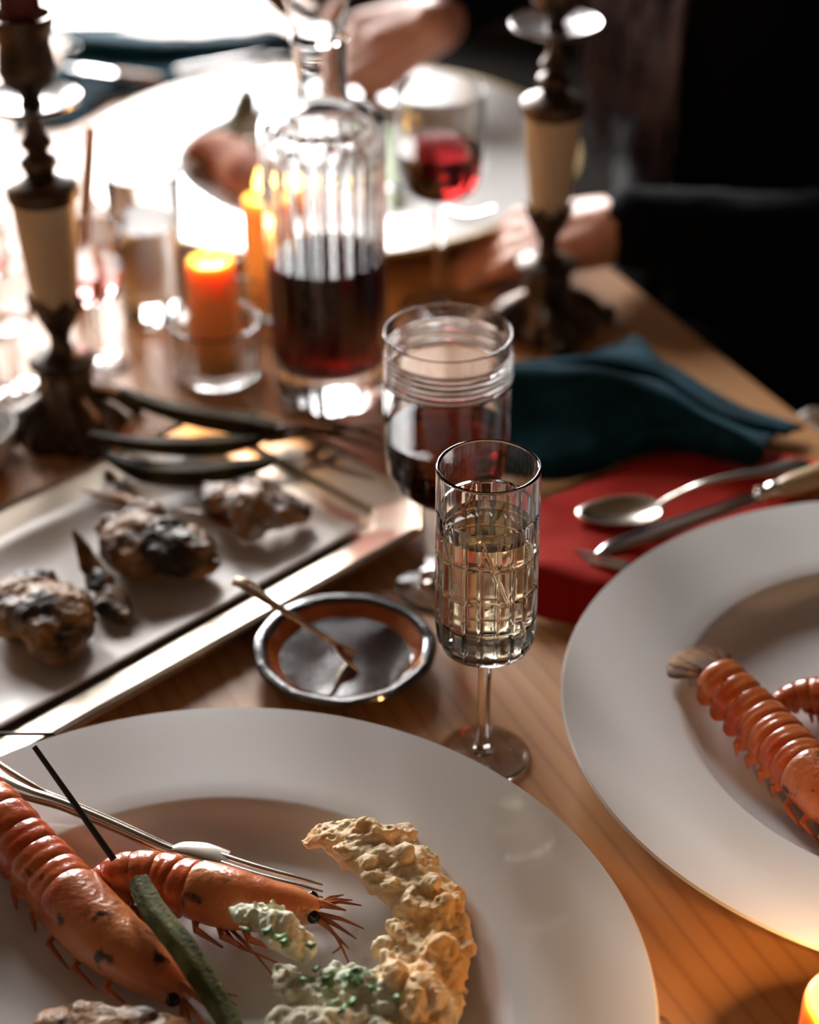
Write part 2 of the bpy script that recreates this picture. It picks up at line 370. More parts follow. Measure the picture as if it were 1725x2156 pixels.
stemglass('wine_glass', 'large red wine glass with etched rings below the rim, behind the flute', (942, 1235), 108,
          [(1205, 17), (1150, 14), (1090, 15), (1042, 22)],
          [(1040, 50), (1030, 88), (1010, 112), (980, 127), (940, 134), (880, 136), (800, 137), (700, 137)], 700, liquid=905, cut=cutring, seg=96, wall=.0012)
stemglass('wine_glass', 'smaller glass of dark red wine standing near the far plate', (925, 640), 84,
          [(622, 14), (560, 12), (480, 12), (420, 15)],
          [(412, 30), (405, 62), (392, 78), (370, 87), (330, 92), (260, 95), (190, 97)], 190, liquid=310, seg=72)
stemglass('wine_glass', 'part filled pink wine glass just right of the left candlestick', (214, 770), 60,
          [(750, 12), (690, 10), (640, 12)],
          [(632, 28), (620, 54), (600, 66), (560, 70), (487, 71)], 487, liquid=560, seg=64, liqm=ROSE)
stemglass('wine_glass', 'stemmed glass cut off by the left side, beside the left candlestick', (-14, 690), 60,
          [(676, 12), (640, 10), (600, 12)],
          [(594, 28), (585, 46), (560, 52), (520, 54), (475, 55)], 475, liquid=545, seg=64, liqm=ROSE)
stemglass('wine_glass', 'empty glass foot showing at the left side, behind the tray', (38, 830), 64,
          [(815, 12), (760, 10), (700, 12)],
          [(692, 28), (680, 54), (660, 60), (600, 62), (560, 62)], 560, seg=64)
def tumbler(name, label, base, rows, cat='tumbler', liquid=None, ribs=0, group=None, seg=72, wall=.002, bt=.006, mat_=None):
    g = G(*base); pr = LV(g, rows); t = thing(name, label, cat, tuple(g), group)
    outer = [(0, .0012), (pr[0][0] * .80, .0006), (pr[0][0] * .93, .0004)] + [(pr[0][0], .003)] + pr[1:]
    inner = [(pr[-1][0] - wall * q1, pr[-1][1] + wall * q2) for q1, q2 in ((.06, .25), (.25, .43), (.5, .5), (.75, .43), (.94, .25))] + [(pr[-1][0] - wall, pr[-1][1])] + [(r - wall, z) for r, z in pr[1:-1]][::-1] + [(pr[0][0] - wall, bt + .002), (pr[0][0] - wall - .003, bt), (0, bt)]
    fn = None
    if ribs: fn = lambda a, z, r, i: r - (.0011 * (.5 + .5 * math.cos(a * ribs)) if (1 < i < len(outer) - 1) else 0)
    if ribs:
        o2 = []
        for (r0, z0), (r1, z1) in zip(outer[3:], outer[4:]): o2 += [(r0 + (r1 - r0) * k / 6, z0 + (z1 - z0) * k / 6) for k in range(6)]
        outer = outer[:3] + o2 + [outer[-1]]
    lathe('glass_body', outer + inner, mat_ or GLASS, g, t, seg, fn)
    if liquid:
        zl = HZ(g, liquid); lathe('water', [(0, bt - .0003), (pr[0][0] - wall + .0002, bt + .001), (pr[0][0] - wall + .0003, zl), (0, zl)], WATER, g, t, seg)
    return t
tumbler('tumbler', 'tall clear water tumbler between left candlestick and orange candle', (325, 668), [(668, 66), (640, 68), (500, 74), (362, 80)], liquid=470)
tumbler('tumbler', 'small clear tumbler at the far left end of the table', (138, 170), [(170, 30), (140, 31), (100, 33)])
tumbler('candle_holder', 'ribbed glass holder around the lit orange candle', (460, 783), [(783, 92), (770, 96), (720, 99), (678, 100)], cat='candle holder', ribs=36, seg=216, wall=.0035, bt=.009)
tumbler('candle_holder', 'ribbed glass holder partly hidden behind the carafe', (556, 655), [(655, 66), (620, 70), (565, 72)], cat='candle holder', ribs=30, seg=150, wall=.003, bt=.007)
# carafe
gc = G(697, 822); car = thing('carafe', 'cut glass carafe half full of red wine with an open flared stopper', 'carafe', tuple(gc))
pr = LV(gc, [(822, 113), (800, 117), (700, 121), (585, 125), (450, 130), (330, 134), (268, 136), (250, 132), (238, 112), (228, 78), (214, 62), (190, 57), (130, 56), (96, 58), (84, 60)])
outer = [(0, .002), (pr[0][0] * .85, .0008), (pr[0][0] * .95, .0004), (pr[0][0], .003)]
for (r0, z0), (r1, z1) in zip(pr[1:], pr[2:]):
    k = max(1, int((z1 - z0) / .004)); outer += [(r0 + (r1 - r0) * i / k, z0 + (z1 - z0) * i / k) for i in range(k)]
outer.append(pr[-1]); wl = .0032; bt = HZ(gc, 752)
inner = [(pr[-1][0] - wl, pr[-1][1])] + [(r - wl, z - (.003 if r > .03 and z > .18 else 0)) for r, z in pr[2:-1]][::-1] + [(pr[1][0] - wl, bt + .004), (pr[1][0] - wl - .004, bt), (0, bt)]
zc0, zc1 = HZ(gc, 812), HZ(gc, 300); zc2 = HZ(gc, 350)
def cutc(a, z, r, i):
    if i >= len(outer) or z < zc0 or z > zc1: return r
    n = 26; da = ((a * n / (2 * math.pi)) % 1 - .5) * 2 * math.pi / n * r; fade = min(1, (zc1 - z) / .006)
    v = dip(da, .0016, .0010) * fade
    v = max(v, dip(z - zc2, .0022, .0010))
    return r - v
lathe('glass_body', outer + inner, GLASS, gc, car, 312, cutc)
zw = HZ(gc, 536)
lathe('wine', [(0, bt - .0004), (pr[1][0] - wl - .0038, bt - .0004), (pr[1][0] - wl + .0003, bt + .004)] + [(r - wl + .0003, z) for r, z in pr[2:] if z < zw] + [(pr[3][0] - wl + .0003, zw), (0, zw)], WINE, gc, car, 156)
zr0 = pr[-1][1]; s0 = pr[-1][0]
lathe('stopper', [(0, zr0 + .0005), (s0 * .98, zr0 + .0008), (s0 * 1.02, zr0 + .003), (s0 * .92, zr0 + .006), (s0 * 1.02, zr0 + .012), (s0 * 1.28, zr0 + .035), (s0 * 1.62, zr0 + .070), (s0 * 1.60, zr0 + .071),
               (s0 * 1.55, zr0 + .070), (s0 * 1.21, zr0 + .035), (s0 * .94, zr0 + .013), (s0 * .80, zr0 + .0065), (0, zr0 + .0055)], GLASS, gc, car, 96)
# ------------------------------------------------------------------ candles
def flame(base, h, r, parent, watts):
    pr = [(0, 0), (r * .55, h * .06), (r * .95, h * .2), (r, h * .32), (r * .8, h * .5), (r * .45, h * .72), (r * .16, h * .9), (0, h)]
    lathe('flame', pr, FLAME, base, parent, 16); flame_light((base[0], base[1], base[2] + h * .45), watts)
def candle(name, label, base, z0, top_py, hw0, hw1, lit=0, m=WAXO, h=None, melt=.004, fl=(.026, .0042)):
    g = G(base[0], base[1], z0); g = Vector((g.x, g.y, z0))
    zt_ = HZ(g, top_py) if h is None else z0 + h
    r0, r1 = RR(g, hw0), RR((g.x, g.y, zt_), hw1)
    t = thing(name, label, 'candle', tuple(g)); H = zt_ - z0
    pr = [(0, 0), (r0, 0), (r0 + (r1 - r0) * .5, H * .5), (r1, H - .004), (r1 * .97, H - .001), (r1 * .88, H), (r1 * .78, H - melt * .5), (r1 * .5, H - melt), (0, H - melt)]
    pr = [(0, 0), (r0, 0)] + [(r0 + (r1 - r0) * k / 12, (H - .004) * k / 12) for k in range(1, 13)] + pr[4:]
    lathe('wax', pr, m, g, t, 48)
    sweep('wick', [g + Vector((0, 0, H - melt - .001)), g + Vector((.0003, 0, H + .003)), g + Vector((.001, 0, H + .007))], .0009, mat('burnt_wick', (.02, .015, .01), .9), t, 8)
    if lit: flame((g.x, g.y, g.z + H + .004), fl[0], fl[1], t, lit)
    return t
candle('pillar_candle', 'lit orange candle in the ribbed glass holder in front of the tall tumbler', (458, 764), .0092, 545, 58, 52, lit=.22, fl=(.030, .0035))
candle('pillar_candle', 'orange candle standing just behind the left side of the carafe', (560, 648), .0072, 415, 42, 38, lit=.16, fl=(.020, .004))
cp = candle('pillar_candle', 'thick glowing orange candle at the bottom right corner', (1769, 2296), 0, 2168, 108, 106, lit=.9, h=.055, melt=.006, fl=(.028, .0045))
g = G(168, 640); zt_ = HZ(g, 262); tp = thing('taper_candle', 'slim tan taper candle leaning behind the left candlestick', 'candle', tuple(g))
top = G(192, 262, zt_); sweep('wax', [g, (g + top) / 2, top], [.0062, .0055, .0048], WAXT, tp, 20)
# ------------------------------------------------------------------ candlesticks
def candlestick(base, label, s=1.0, rot=0.4, cmat=WAXR, clabel=''):
    g = G(*base); t = thing('candlestick', label, 'candlestick', tuple(g), 'bronze and alabaster candlesticks')
    k = 1.2 * s
    def Z(l): return [(r * k, z * k) for r, z in l]
    lathe('base', Z([(0, 0), (.030, 0), (.031, .004), (.027, .010), (.020, .016), (.0165, .022), (.014, .030), (.0145, .036), (.012, .041), (0, .041)]), BRONZE, g, t, 64, lambda a, z, r, i: r * (1 + .07 * math.cos(8 * (a + rot))))
    for q in range(4):                                # scrolled leaf feet
        a = rot + q * math.pi / 2; dr = Vector((math.cos(a), math.sin(a), 0))
        pts = [g + dr * (rr * k) + Vector((0, 0, zz * k)) for rr, zz in ((.012, .026), (.020, .021), (.028, .016), (.035, .008), (.041, .004), (.044, .0075), (.041, .0105))]
        sweep('foot', smoothp([tuple(p) for p in pts], 3), [.010 * k * f for f in np.interp(np.linspace(0, 1, 19), [0, .3, .6, .85, 1], [.55, 1, .95, .55, .25])], BRONZE, t, 12, flat=.45)
    lathe('lower_stem', Z([(0, .040), (.012, .040), (.0185, .0435), (.019, .046), (.017, .0475), (.010, .0485), (.0065, .052), (.0055, .057), (.006, .062), (.0085, .067), (0, .067)]), BRONZE, g, t, 48)
    # leafy calyx with pointed teeth
    def teeth(a, z, r, i): return r
    vs, fs, n = [], [], 96
    for j, (r, z) in enumerate([(.0065, .064), (.010, .070), (.0128, .077), (.0142, .083), (.0150, .0875)]):
        for q in range(n):
            a = 2 * math.pi * q / n; tooth = abs((a * 6 / (2 * math.pi)) % 1 - .5) * 2
            zz = z - (.0085 * (1 - tooth) if j == 4 else .003 * (1 - tooth) if j == 3 else 0); rr = r * (1 + .04 * math.cos(6 * a))
            vs.append(g + Vector((rr * math.cos(a), rr * math.sin(a), zz)) * 1 * k if False else g + Vector((rr * k * math.cos(a), rr * k * math.sin(a), zz * k)))
    for j in range(4):
        for q in range(n): q2 = (q + 1) % n; fs.append((j * n + q, j * n + q2, (j + 1) * n + q2, (j + 1) * n + q))
    cx = link('calyx', vs, fs, BRONZE, t); md = cx.modifiers.new('t', 'SOLIDIFY'); md.thickness = .0012; md.offset = -1
    lathe('alabaster_shaft', Z([(0, .072), (.0092, .072), (.0118, .080), (.0135, .095), (.0155, .118), (.0172, .143), (.0172, .1445), (0, .1445)]), ALAB, g, t, 64)['label'] = 'cream alabaster shaft'
    lathe('upper_stem', Z([(0, .1435), (.0186, .1435), (.0192, .147), (.0190, .151), (.0165, .153), (.012, .1545), (.0075, .157), (.0085, .160), (.0100, .163), (.0095, .166), (.0062, .168), (.0052, .170), (.0075, .172), (.0085, .1745), (.0070, .177), (.0048, .180), (.0040, .186), (.0044, .192), (0, .192)]), BRONZE, g, t, 48)
    lathe('drip_pan', Z([(0, .1915), (.006, .1915), (.018, .193), (.0262, .1965), (.0272, .1985), (.0265, .1995), (.018, .1955), (.006, .195), (0, .195)]), mat('worn_pewter', (.42, .40, .40), .28, .9, bump=.3, bscale=90), g, t, 64)['label'] = 'pale metal drip pan'
    lathe('candle_cup', Z([(0, .194), (.006, .194), (.0048, .199), (.007, .203), (.013, .208), (.0150, .214), (.0140, .221), (.0130, .228), (.0150, .236), (.0172, .241), (.0172, .243), (.0150, .243), (.0118, .237), (.0112, .222), (0, .221)]), BRONZE, g, t, 48)
    c = thing('dinner_candle', clabel, 'candle', (g.x, g.y, .2215 * k))
    lathe('wax', [(0, .2215 * k), (.0105 * k, .2215 * k), (.0098 * k, .36 * k), (.006 * k, .385 * k), (0, .386 * k)], cmat, g, c, 32)
    sweep('wick', [g + Vector((0, 0, .384 * k)), g + Vector((.001, 0, .392 * k))], .0008, MATS['burnt_wick'], c, 6)
candlestick((150, 905), 'left candlestick, with leafy bronze foot beside the tray', 1.0, .55, WAXR, 'dark red candle in the left candlestick')
candlestick((1148, 690), 'right candlestick, behind the teal napkin at the table edge', .985, .2, WAXR, 'dark red candle in the right candlestick')
# ------------------------------------------------------------------ serving tray
ty = thing('serving_tray', 'long silver octagonal serving tray lined with baking paper', 'tray', (-.2, .95, 0))
U_, V_ = Vector((.70711, .70711, 0)), Vector((-.70711, .70711, 0))
def octo(ins, z, cut=.027):
    u0, u1, v0, v1 = .14 + ins, .718 - ins, .679 + ins, .890 - ins; c = cut - ins * .35
    q = [(u0 + c, v0), (u1 - c, v0), (u1, v0 + c), (u1, v1 - c), (u1 - c, v1), (u0 + c, v1), (u0, v1 - c), (u0, v0 + c)]
    return [U_ * a + V_ * b + Vector((0, 0, z)) for a, b in q]
lev = [(.030, 0), (.0, .011), (.0, .0135), (.0015, .0145), (.003, .0135), (.0042, .0145), (.0065, .0130), (.026, .0085), (.0272, .0075), (.030, .0040), (.034, .0032)]
vs = [p for ins, z in lev for p in octo(ins, z)]; n = len(lev)
fs = [(i * 8 + k, i * 8 + (k + 1) % 8, (i + 1) * 8 + (k + 1) % 8, (i + 1) * 8 + k) for i in range(n - 1) for k in range(8)]
fs += [tuple(range(8))[::-1], tuple(range((n - 1) * 8, n * 8))]
link('tray_body', vs, fs, SILVERT, ty, False)
pp = [[tuple(U_ * u + V_ * v + Vector((0, 0, .0040 + .0022 * max(0, noise.noise(Vector((u * 25, v * 25, 0)))) + (.0075 if (i in (0, 6)) else 0)))) for u in np.linspace(.19, .672, 14)] for i, v in enumerate(np.linspace(.709, .862, 7))]
pap = sheet('baking_paper', pp, PAPER, None, 3, 3, .0003, world=True); tag(pap, 'creased baking paper lining the silver tray under the fish', 'paper')
# ------------------------------------------------------------------ food on the tray
FISH = mat('grilled_fish', (.36, .17, .05), .5, Specular_IOR_Level=.3, c2=(.022, .014, .010), scale=42, thr=.47, sharp=.10, c3=(.34, .20, .11), c3scale=90, c3thr=.66, bump=.8, bscale=240, Coat_Weight=.12, Coat_Roughness=.15)
FISH2 = mat('silver_fish_skin', (.34, .16, .05), .45, c2=(.10, .075, .06), scale=50, thr=.56, sharp=.08, c3=(.55, .53, .53), c3scale=70, c3thr=.58, bump=.8, bscale=260, Coat_Weight=.15, Coat_Roughness=.2)
FIN = mat('crisp_fin', (.40, .16, .035), .4, c2=(.10, .05, .02), scale=60)
def fish(label, core, fins, m=FISH, lump=1.0, seed=1):
    rnd = random.Random(seed); p0 = G(core[0][0], core[0][1], .01)
    t = thing('grilled_fish_piece', label, 'fish', (p0.x, p0.y, .006), 'grilled fish pieces on the tray')
    balls = []
    for px, py, z, hw in core:
        p = G(px, py, z); r = RR(p, hw); balls.append((p.x, p.y, z, r, (1, 1, .62)))
        for _ in range(6):
            a = rnd.uniform(0, 6.28); q = rnd.uniform(.45, .85); zz = z + r * .5 * math.sqrt(max(0, 1 - q * q)) * rnd.uniform(.5, 1.1)
            balls.append((p.x + r * q * math.cos(a), p.y + r * q * math.sin(a), zz, r * rnd.uniform(.16, .34), (1.3, 1, .6)))
    lo = min(b[2] - b[3] * (b[4][2] if len(b) > 4 else 1) for b in balls)
    blob('fish_flesh', balls, .0012, m, t, ((.016, .006 * lump), (.006, .0018), (.0022, .0010)), 10)
    for f in fins:
        pts = smoothp([tuple(G(*q[:3])) for q in f], 4); n = len(pts); w0 = [RR(G(*q[:3]), q[3]) for q in f]
        rad = np.interp(np.linspace(0, 1, n), np.linspace(0, 1, len(w0)), w0)
        sweep('fin', pts, list(rad), FIN, t, 16, flat=.28, sect=lambda a, i: 1 + .12 * math.sin(9 * a + i))
    return t
fish('dark charred fish piece at the left side, nearest on the tray', [(40, 1290, .016, 75), (110, 1290, .022, 90), (120, 1350, .016, 70), (60, 1250, .018, 70), (160, 1320, .014, 45)], [], seed=2)
fish('small fish collar with a bony fin between two larger pieces', [(235, 1270, .010, 45), (210, 1225, .014, 36), (255, 1290, .009, 28)],
     [[(155, 1118, .036, 5), (172, 1150, .028, 14), (190, 1190, .020, 22), (215, 1230, .014, 24)]], seed=3)
fish('round charred fish piece in the middle of the tray', [(300, 1150, .020, 95), (380, 1160, .020, 78), (260, 1120, .020, 60), (420, 1185, .014, 45), (300, 1085, .018, 48), (225, 1110, .014, 24)],
     [[(170, 1032, .030, 4), (210, 1040, .026, 12), (260, 1050, .020, 16), (300, 1070, .018, 14)]], seed=4)
fish('silver skinned fish piece nearest the wine glass end of the tray', [(470, 1050, .020, 52), (530, 1060, .024, 60), (590, 1080, .018, 52), (630, 1082, .012, 32), (525, 1110, .014, 42), (440, 1035, .016, 30)],
     [[(380, 1075, .018, 4), (420, 1080, .016, 10), (470, 1098, .014, 16), (510, 1112, .012, 16)]], m=FISH2, seed=5)
def stalk(label, pts, hw, m=BURNT, name='charred_leek', cat='leek', flat=.6, group='charred leeks on the tray', tip=True, seg=14, ribs=6, seed=0):
    q = smoothp([tuple(G(*p)) for p in pts], 5); n = len(q); p0 = q[0]
    t = thing(name, label, cat, tuple(p0), group)
    base = [RR(G(*p), h) for p, h in zip(pts, hw)]; rad = list(np.interp(np.linspace(0, 1, n), np.linspace(0, 1, len(base)), base))
    sweep('stalk', q, rad, m, t, seg * 2, flat=flat, sect=lambda a, i: 1 + .09 * math.cos(ribs * a) + .05 * noise.noise(Vector((a, i * .4, seed))))
    if tip:
        e = Vector(q[-1]); d = (e - Vector(q[-2])).normalized()
        sweep('cut_end', [e - d * .002, e + d * .004, e + d * .008], [rad[-1] * .9, rad[-1] * .7, rad[-1] * .25], m, t, 12, flat=flat)
    return t
stalk('farthest charred leek on the tray, pointing at the candle holder', [(255, 822, .036), (330, 855, .034), (430, 880, .030), (520, 895, .026), (580, 905, .022)], [10, 24, 32, 34, 26], seed=1)
stalk('middle charred leek with a pale upper edge on the tray', [(190, 915, .034), (270, 932, .032), (370, 940, .028), (460, 938, .024), (540, 925, .022)], [10, 20, 28, 30, 20], seed=2)
stalk('thickest dark charred leek, nearest the fish on the tray', [(225, 960, .018), (300, 992, .020), (400, 1000, .020), (480, 990, .018), (560, 975, .014)], [12, 30, 34, 30, 18], seed=3)
for i, (a, b) in enumerate((((545, 885), (815, 948)), ((560, 930), (800, 900)), ((590, 900), (760, 968)), ((600, 870), (820, 930)), ((560, 905), (700, 905)))):
    stalk('thin brown stalks spread at the carafe end of the tray', [(a[0], a[1], .016 + .002 * i), ((a[0] + b[0]) / 2, (a[1] + b[1]) / 2 - 6, .018 + .002 * i), (b[0], b[1], .016 + .002 * i)], [6, 7, 4], m=mat('brown_stalk', (.16, .085, .04), .45), name='thin_stalk', cat='leek roots', group='thin stalks on the tray', tip=False, seg=5, flat=1)  # thin brown stalks crossing one another
# ------------------------------------------------------------------ sauce bowl
gb = G(727, 1402); sb = thing('sauce_bowl', 'small dark glazed earthenware bowl of brown sauce', 'bowl', tuple(gb))
rz = HZ(gb, 1358); R0 = RR((gb.x, gb.y, rz), 194)
EARTH = mat('brown_glaze', (.34, .075, .022), .16, c2=(.45, .12, .035), scale=30, Coat_Weight=1, Coat_Roughness=.06)
BGLZ = mat('black_glaze', (.012, .010, .012), .16, Coat_Weight=1, Coat_Roughness=.08, bump=.5, bscale=55)
wobf = lambda a, z, r, i: r * (1 + .008 * math.sin(3 * a + 1) + .006 * math.sin(11 * a) * (r > R0 * .8))
lathe('bowl_body', [(0, 0), (R0 * .50, 0), (R0 * .56, .002), (R0 * .80, rz * .42), (R0 * .96, rz * .68), (R0, rz * .86), (R0 * .985, rz * .97), (R0 * .925, rz), (R0 * .865, rz * .96), (R0 * .845, rz * .88)], BGLZ, gb, sb, 96, wobf)
lathe('glazed_inside', [(R0 * .855, rz * .91), (R0 * .80, rz * .72), (R0 * .72, rz * .45), (R0 * .5, rz * .2), (0, rz * .16)], EARTH, gb, sb, 96, wobf)
SAUCE = mat('brown_sauce', (.040, .016, .012), .12, Coat_Weight=.6, bump=.35, bscale=26)
so = lathe('sauce', [(0, rz * .47)] + [(R0 * .715 * k / 10, rz * .47) for k in range(1, 11)] + [(R0 * .70, rz * .40), (0, rz * .40)], SAUCE, gb, sb, 64); so['label'] = 'glossy brown sauce'
# spoon
def spoonbowl(c, d, L, W, dep, m, parent, up=Vector((0, 0, 1)), name='spoon_bowl'):
    d = d.normalized(); s = d.cross(up).normalized(); u = s.cross(d).normalized(); vs, fs = [], []; nr, na = 8, 40
    for i in range(nr + 1):
        q = i / nr
        for k in range(na):
            a = 2 * math.pi * k / na; xx = math.cos(a) * L * q; yy = math.sin(a) * W * q * (1 + .18 * math.cos(a))
            vs.append(c + d * xx + s * yy - u * (dep * (1 - q * q)))
    for i in range(nr):
        for k in range(na): k2 = (k + 1) % na; fs.append((i * na + k, i * na + k2, (i + 1) * na + k2, (i + 1) * na + k))
    o = link(name, vs, fs, m, parent); md = o.modifiers.new('t', 'SOLIDIFY'); md.thickness = .0011; md.offset = 0; return o
def handle(name, pts, wid, th, m, parent, seg=16, ridge=0):
    q = smoothp([tuple(G(*p)) for p in pts], 5); n = len(q); w0 = [RR(G(*p), h) for p, h in zip(pts, wid)]
    rad = np.interp(np.linspace(0, 1, n), np.linspace(0, 1, len(w0)), w0)
    return sweep(name, q, list(rad), m, parent, seg, flat=[min(1, th / r) for r in rad], sect=(lambda a, i: 1 + ridge * math.cos(8 * a)) if ridge else None)
sp = thing('sauce_spoon', 'small brass coloured spoon standing in the bowl of sauce', 'spoon', tuple(G(690, 1350, .02)))
BRASS = mat('warm_silver_gilt', (.78, .60, .42), .25, 1)
handle('spoon_handle', [(492, 1222, .060), (520, 1232, .058), (570, 1268, .050), (640, 1312, .037), (695, 1348, .026), (718, 1366, .016)], [16, 20, 13, 9, 8, 8], .0012, BRASS, sp)
e0 = G(690, 1345, .027); e1 = G(730, 1372, .017)
spoonbowl(G(742, 1385, .0105), (e1 - e0), .014, .009, .003, BRASS, sp)
# ------------------------------------------------------------------ napkins and cutlery right
tn = sheet('napkin', [
    [(1060, 805, .001), (1180, 765, .002), (1290, 735, .006), (1345, 714, .016), (1400, 775, .010), (1540, 850, .010), (1695, 902, .006)],
    [(1060, 778, .028), (1180, 764, .030), (1280, 760, .030), (1365, 775, .030), (1430, 815, .022), (1540, 880, .018), (1668, 912, .008)],
    [(1060, 795, .020), (1180, 790, .022), (1290, 788, .022), (1375, 806, .022), (1440, 850, .018), (1530, 900, .014), (1640, 918, .006)],
    [(1060, 782, .046), (1180, 786, .046), (1300, 796, .046), (1400, 830, .042), (1480, 872, .038), (1560, 915, .034), (1612, 945, .028)],
    [(1060, 870, .030), (1160, 870, .030), (1270, 860, .028), (1370, 870, .026), (1450, 900, .026), (1540, 940, .026), (1608, 965, .020)],
    [(1060, 985, .006), (1150, 985, .012), (1245, 965, .016), (1300, 945, .010), (1370, 922, .018), (1450, 945, .012), (1590, 982, .012)],
    [(1060, 1010, .001), (1160, 1015, .001), (1255, 990, .001), (1320, 968, .001), (1395, 945, .001), (1470, 960, .006), (1585, 985, .008)]],
    TEAL, nu=6, nv=5, thick=.0018, wob=.004, wsc=28)
tag(tn, 'crumpled teal linen napkin beside the right candlestick', 'napkin')
rn = sheet('napkin', [
    [(1075, 1090, .001), (1240, 1020, .001), (1400, 955, .001), (1560, 950, .001), (1760, 985, .001)],
    [(1085, 1100, .012), (1240, 1035, .009), (1400, 980, .007), (1560, 975, .007), (1750, 1010, .007)],
    [(1095, 1170, .020), (1200, 1130, .014), (1320, 1090, .010), (1480, 1060, .009), (1700, 1040, .009)],
    [(1100, 1195, .024), (1200, 1200, .022), (1290, 1215, .017), (1400, 1150, .010), (1620, 1100, .009)],
    [(1095, 1235, .014), (1190, 1262, .012), (1290, 1270, .008), (1400, 1200, .006), (1600, 1150, .006)],
    [(1095, 1290, .001), (1190, 1312, .001), (1270, 1320, .001), (1400, 1260, .001), (1590, 1200, .001)]],
    RED, nu=7, nv=6, thick=.0015, wob=.002, wsc=45)
tag(rn, 'red linen napkin under the cutlery beside the right plate', 'napkin')
s2 = thing('table_spoon', 'large tarnished silver spoon lying on the red napkin', 'spoon', tuple(G(1300, 1080, .015)))
a0, a1 = G(1212, 1082, .020), G(1400, 1066, .020)
spoonbowl((a0 + a1) / 2, a1 - a0, (a1 - a0).length / 2 * .98, .0165, .007, SILVER, s2)
handle('spoon_handle', [(1385, 1068, .019), (1410, 1050, .023), (1470, 1022, .030), (1540, 1003, .030), (1620, 992, .026), (1680, 978, .022), (1705, 980, .020)], [9, 9, 8, 10, 16, 26, 20], .0014, SILVER, s2)
kn = thing('table_knife', 'knife with bone handle lying across the red napkin', 'knife', tuple(G(1400, 1110, .015)))
blade = [(1252, 1168, .018, 4), (1290, 1150, .019, 20), (1360, 1125, .020, 26), (1480, 1085, .022, 24), (1600, 1042, .024, 20)]
handle('blade', [b[:3] for b in blade], [b[3] for b in blade], .0011, STEEL, kn)
handle('bolster', [(1596, 1044, .024), (1612, 1038, .025), (1625, 1034, .025), (1645, 1028, .026)], [22, 15, 20, 18], .006, SILVER, kn)
handle('knife_handle', [(1640, 1030, .026), (1670, 1020, .027), (1760, 988, .027), (1800, 972, .027)], [18, 24, 25, 18], .0075, BONE, kn)['label'] = 'cream bone handle'
fk = thing('table_fork', 'fork with its tines showing from under the right plate', 'fork', tuple(G(1280, 1190, .012)))
for i, (a, b) in enumerate((((1212, 1158), (1320, 1186)), ((1222, 1172), (1325, 1194)), ((1236, 1184), (1330, 1202)))):
    handle('tine', [(a[0], a[1], .0215), ((a[0] + b[0]) / 2, (a[1] + b[1]) / 2 - 2, .0215), (b[0], b[1], .021)], [2, 4.5, 5], .0009, SILVER, fk, 8)
handle('fork_neck', [(1318, 1192, .021), (1345, 1198, .020), (1400, 1190, .020), (1460, 1185, .020)], [17, 20, 10, 8], .001, SILVER, fk)
# ------------------------------------------------------------------ dessert of the front plate: fork, langoustines, bean, tempura
ff = thing('dinner_fork', 'ornate silver fork resting across the front plate', 'fork', tuple(G(370, 1780, .02)))
handle('fork_handle', [(-70, 1595, .046), (0, 1640, .046), (60, 1668, .044), (130, 1692, .041), (230, 1733, .034), (330, 1778, .027), (366, 1793, .025)], [34, 30, 23, 17, 16, 15, 13], .0022, SILVER, ff, 48, ridge=.10)
handle('scroll', [(-30, 1590, .047), (20, 1625, .047), (70, 1655, .045), (120, 1682, .042)], [7, 8, 7, 4], .0024, SILVER, ff, 16)
handle('fork_neck', [(360, 1790, .026), (385, 1786, .027), (430, 1792, .026), (478, 1808, .024)], [10, 20, 26, 24], .0012, SILVER, ff)
for i, o_ in enumerate((-3, 14, 30)):
    handle('tine', [(465, 1804 + o_, .0245), (540, 1828 + o_ * 1.0, .0225), (620, 1850 + o_ * .9, .020), (680, 1866 + o_ * .8, .017)], [8, 8, 7, 2.5], .0014, SILVER, ff, 10)
SHELL = mat('orange_langoustine_shell', (.56, .080, .014), .22, c2=(.70, .20, .06), scale=34, thr=.52, sharp=.12, c3=(.20, .035, .015), c3scale=120, c3thr=.69, Coat_Weight=.6, Coat_Roughness=.12, Subsurface_Weight=.15, Subsurface_Radius=(.006, .002, .001), bump=.25, bscale=260)
CARA = mat('peach_langoustine_head', (.70, .24, .085), .25, c2=(.45, .075, .022), scale=26, thr=.54, sharp=.14, c3=(.07, .022, .012), c3scale=100, c3thr=.63, Coat_Weight=.6, Coat_Roughness=.15, Subsurface_Weight=.15, Subsurface_Radius=(.006, .002, .001), bump=.35, bscale=320)
DARKH = mat('charred_head', (.16, .06, .025), .3, c2=(.03, .015, .01), scale=40, bump=.6, bscale=250, Coat_Weight=.4)
FAN = mat('tail_fan_shell', (.36, .17, .055), .6, Specular_IOR_Level=.2, c2=(.13, .05, .02), scale=90)
EYE = mat('black_eye', (.004, .003, .004), .08)
LEGM = mat('orange_legs', (.60, .17, .06), .35, c2=(.35, .10, .04), scale=50)
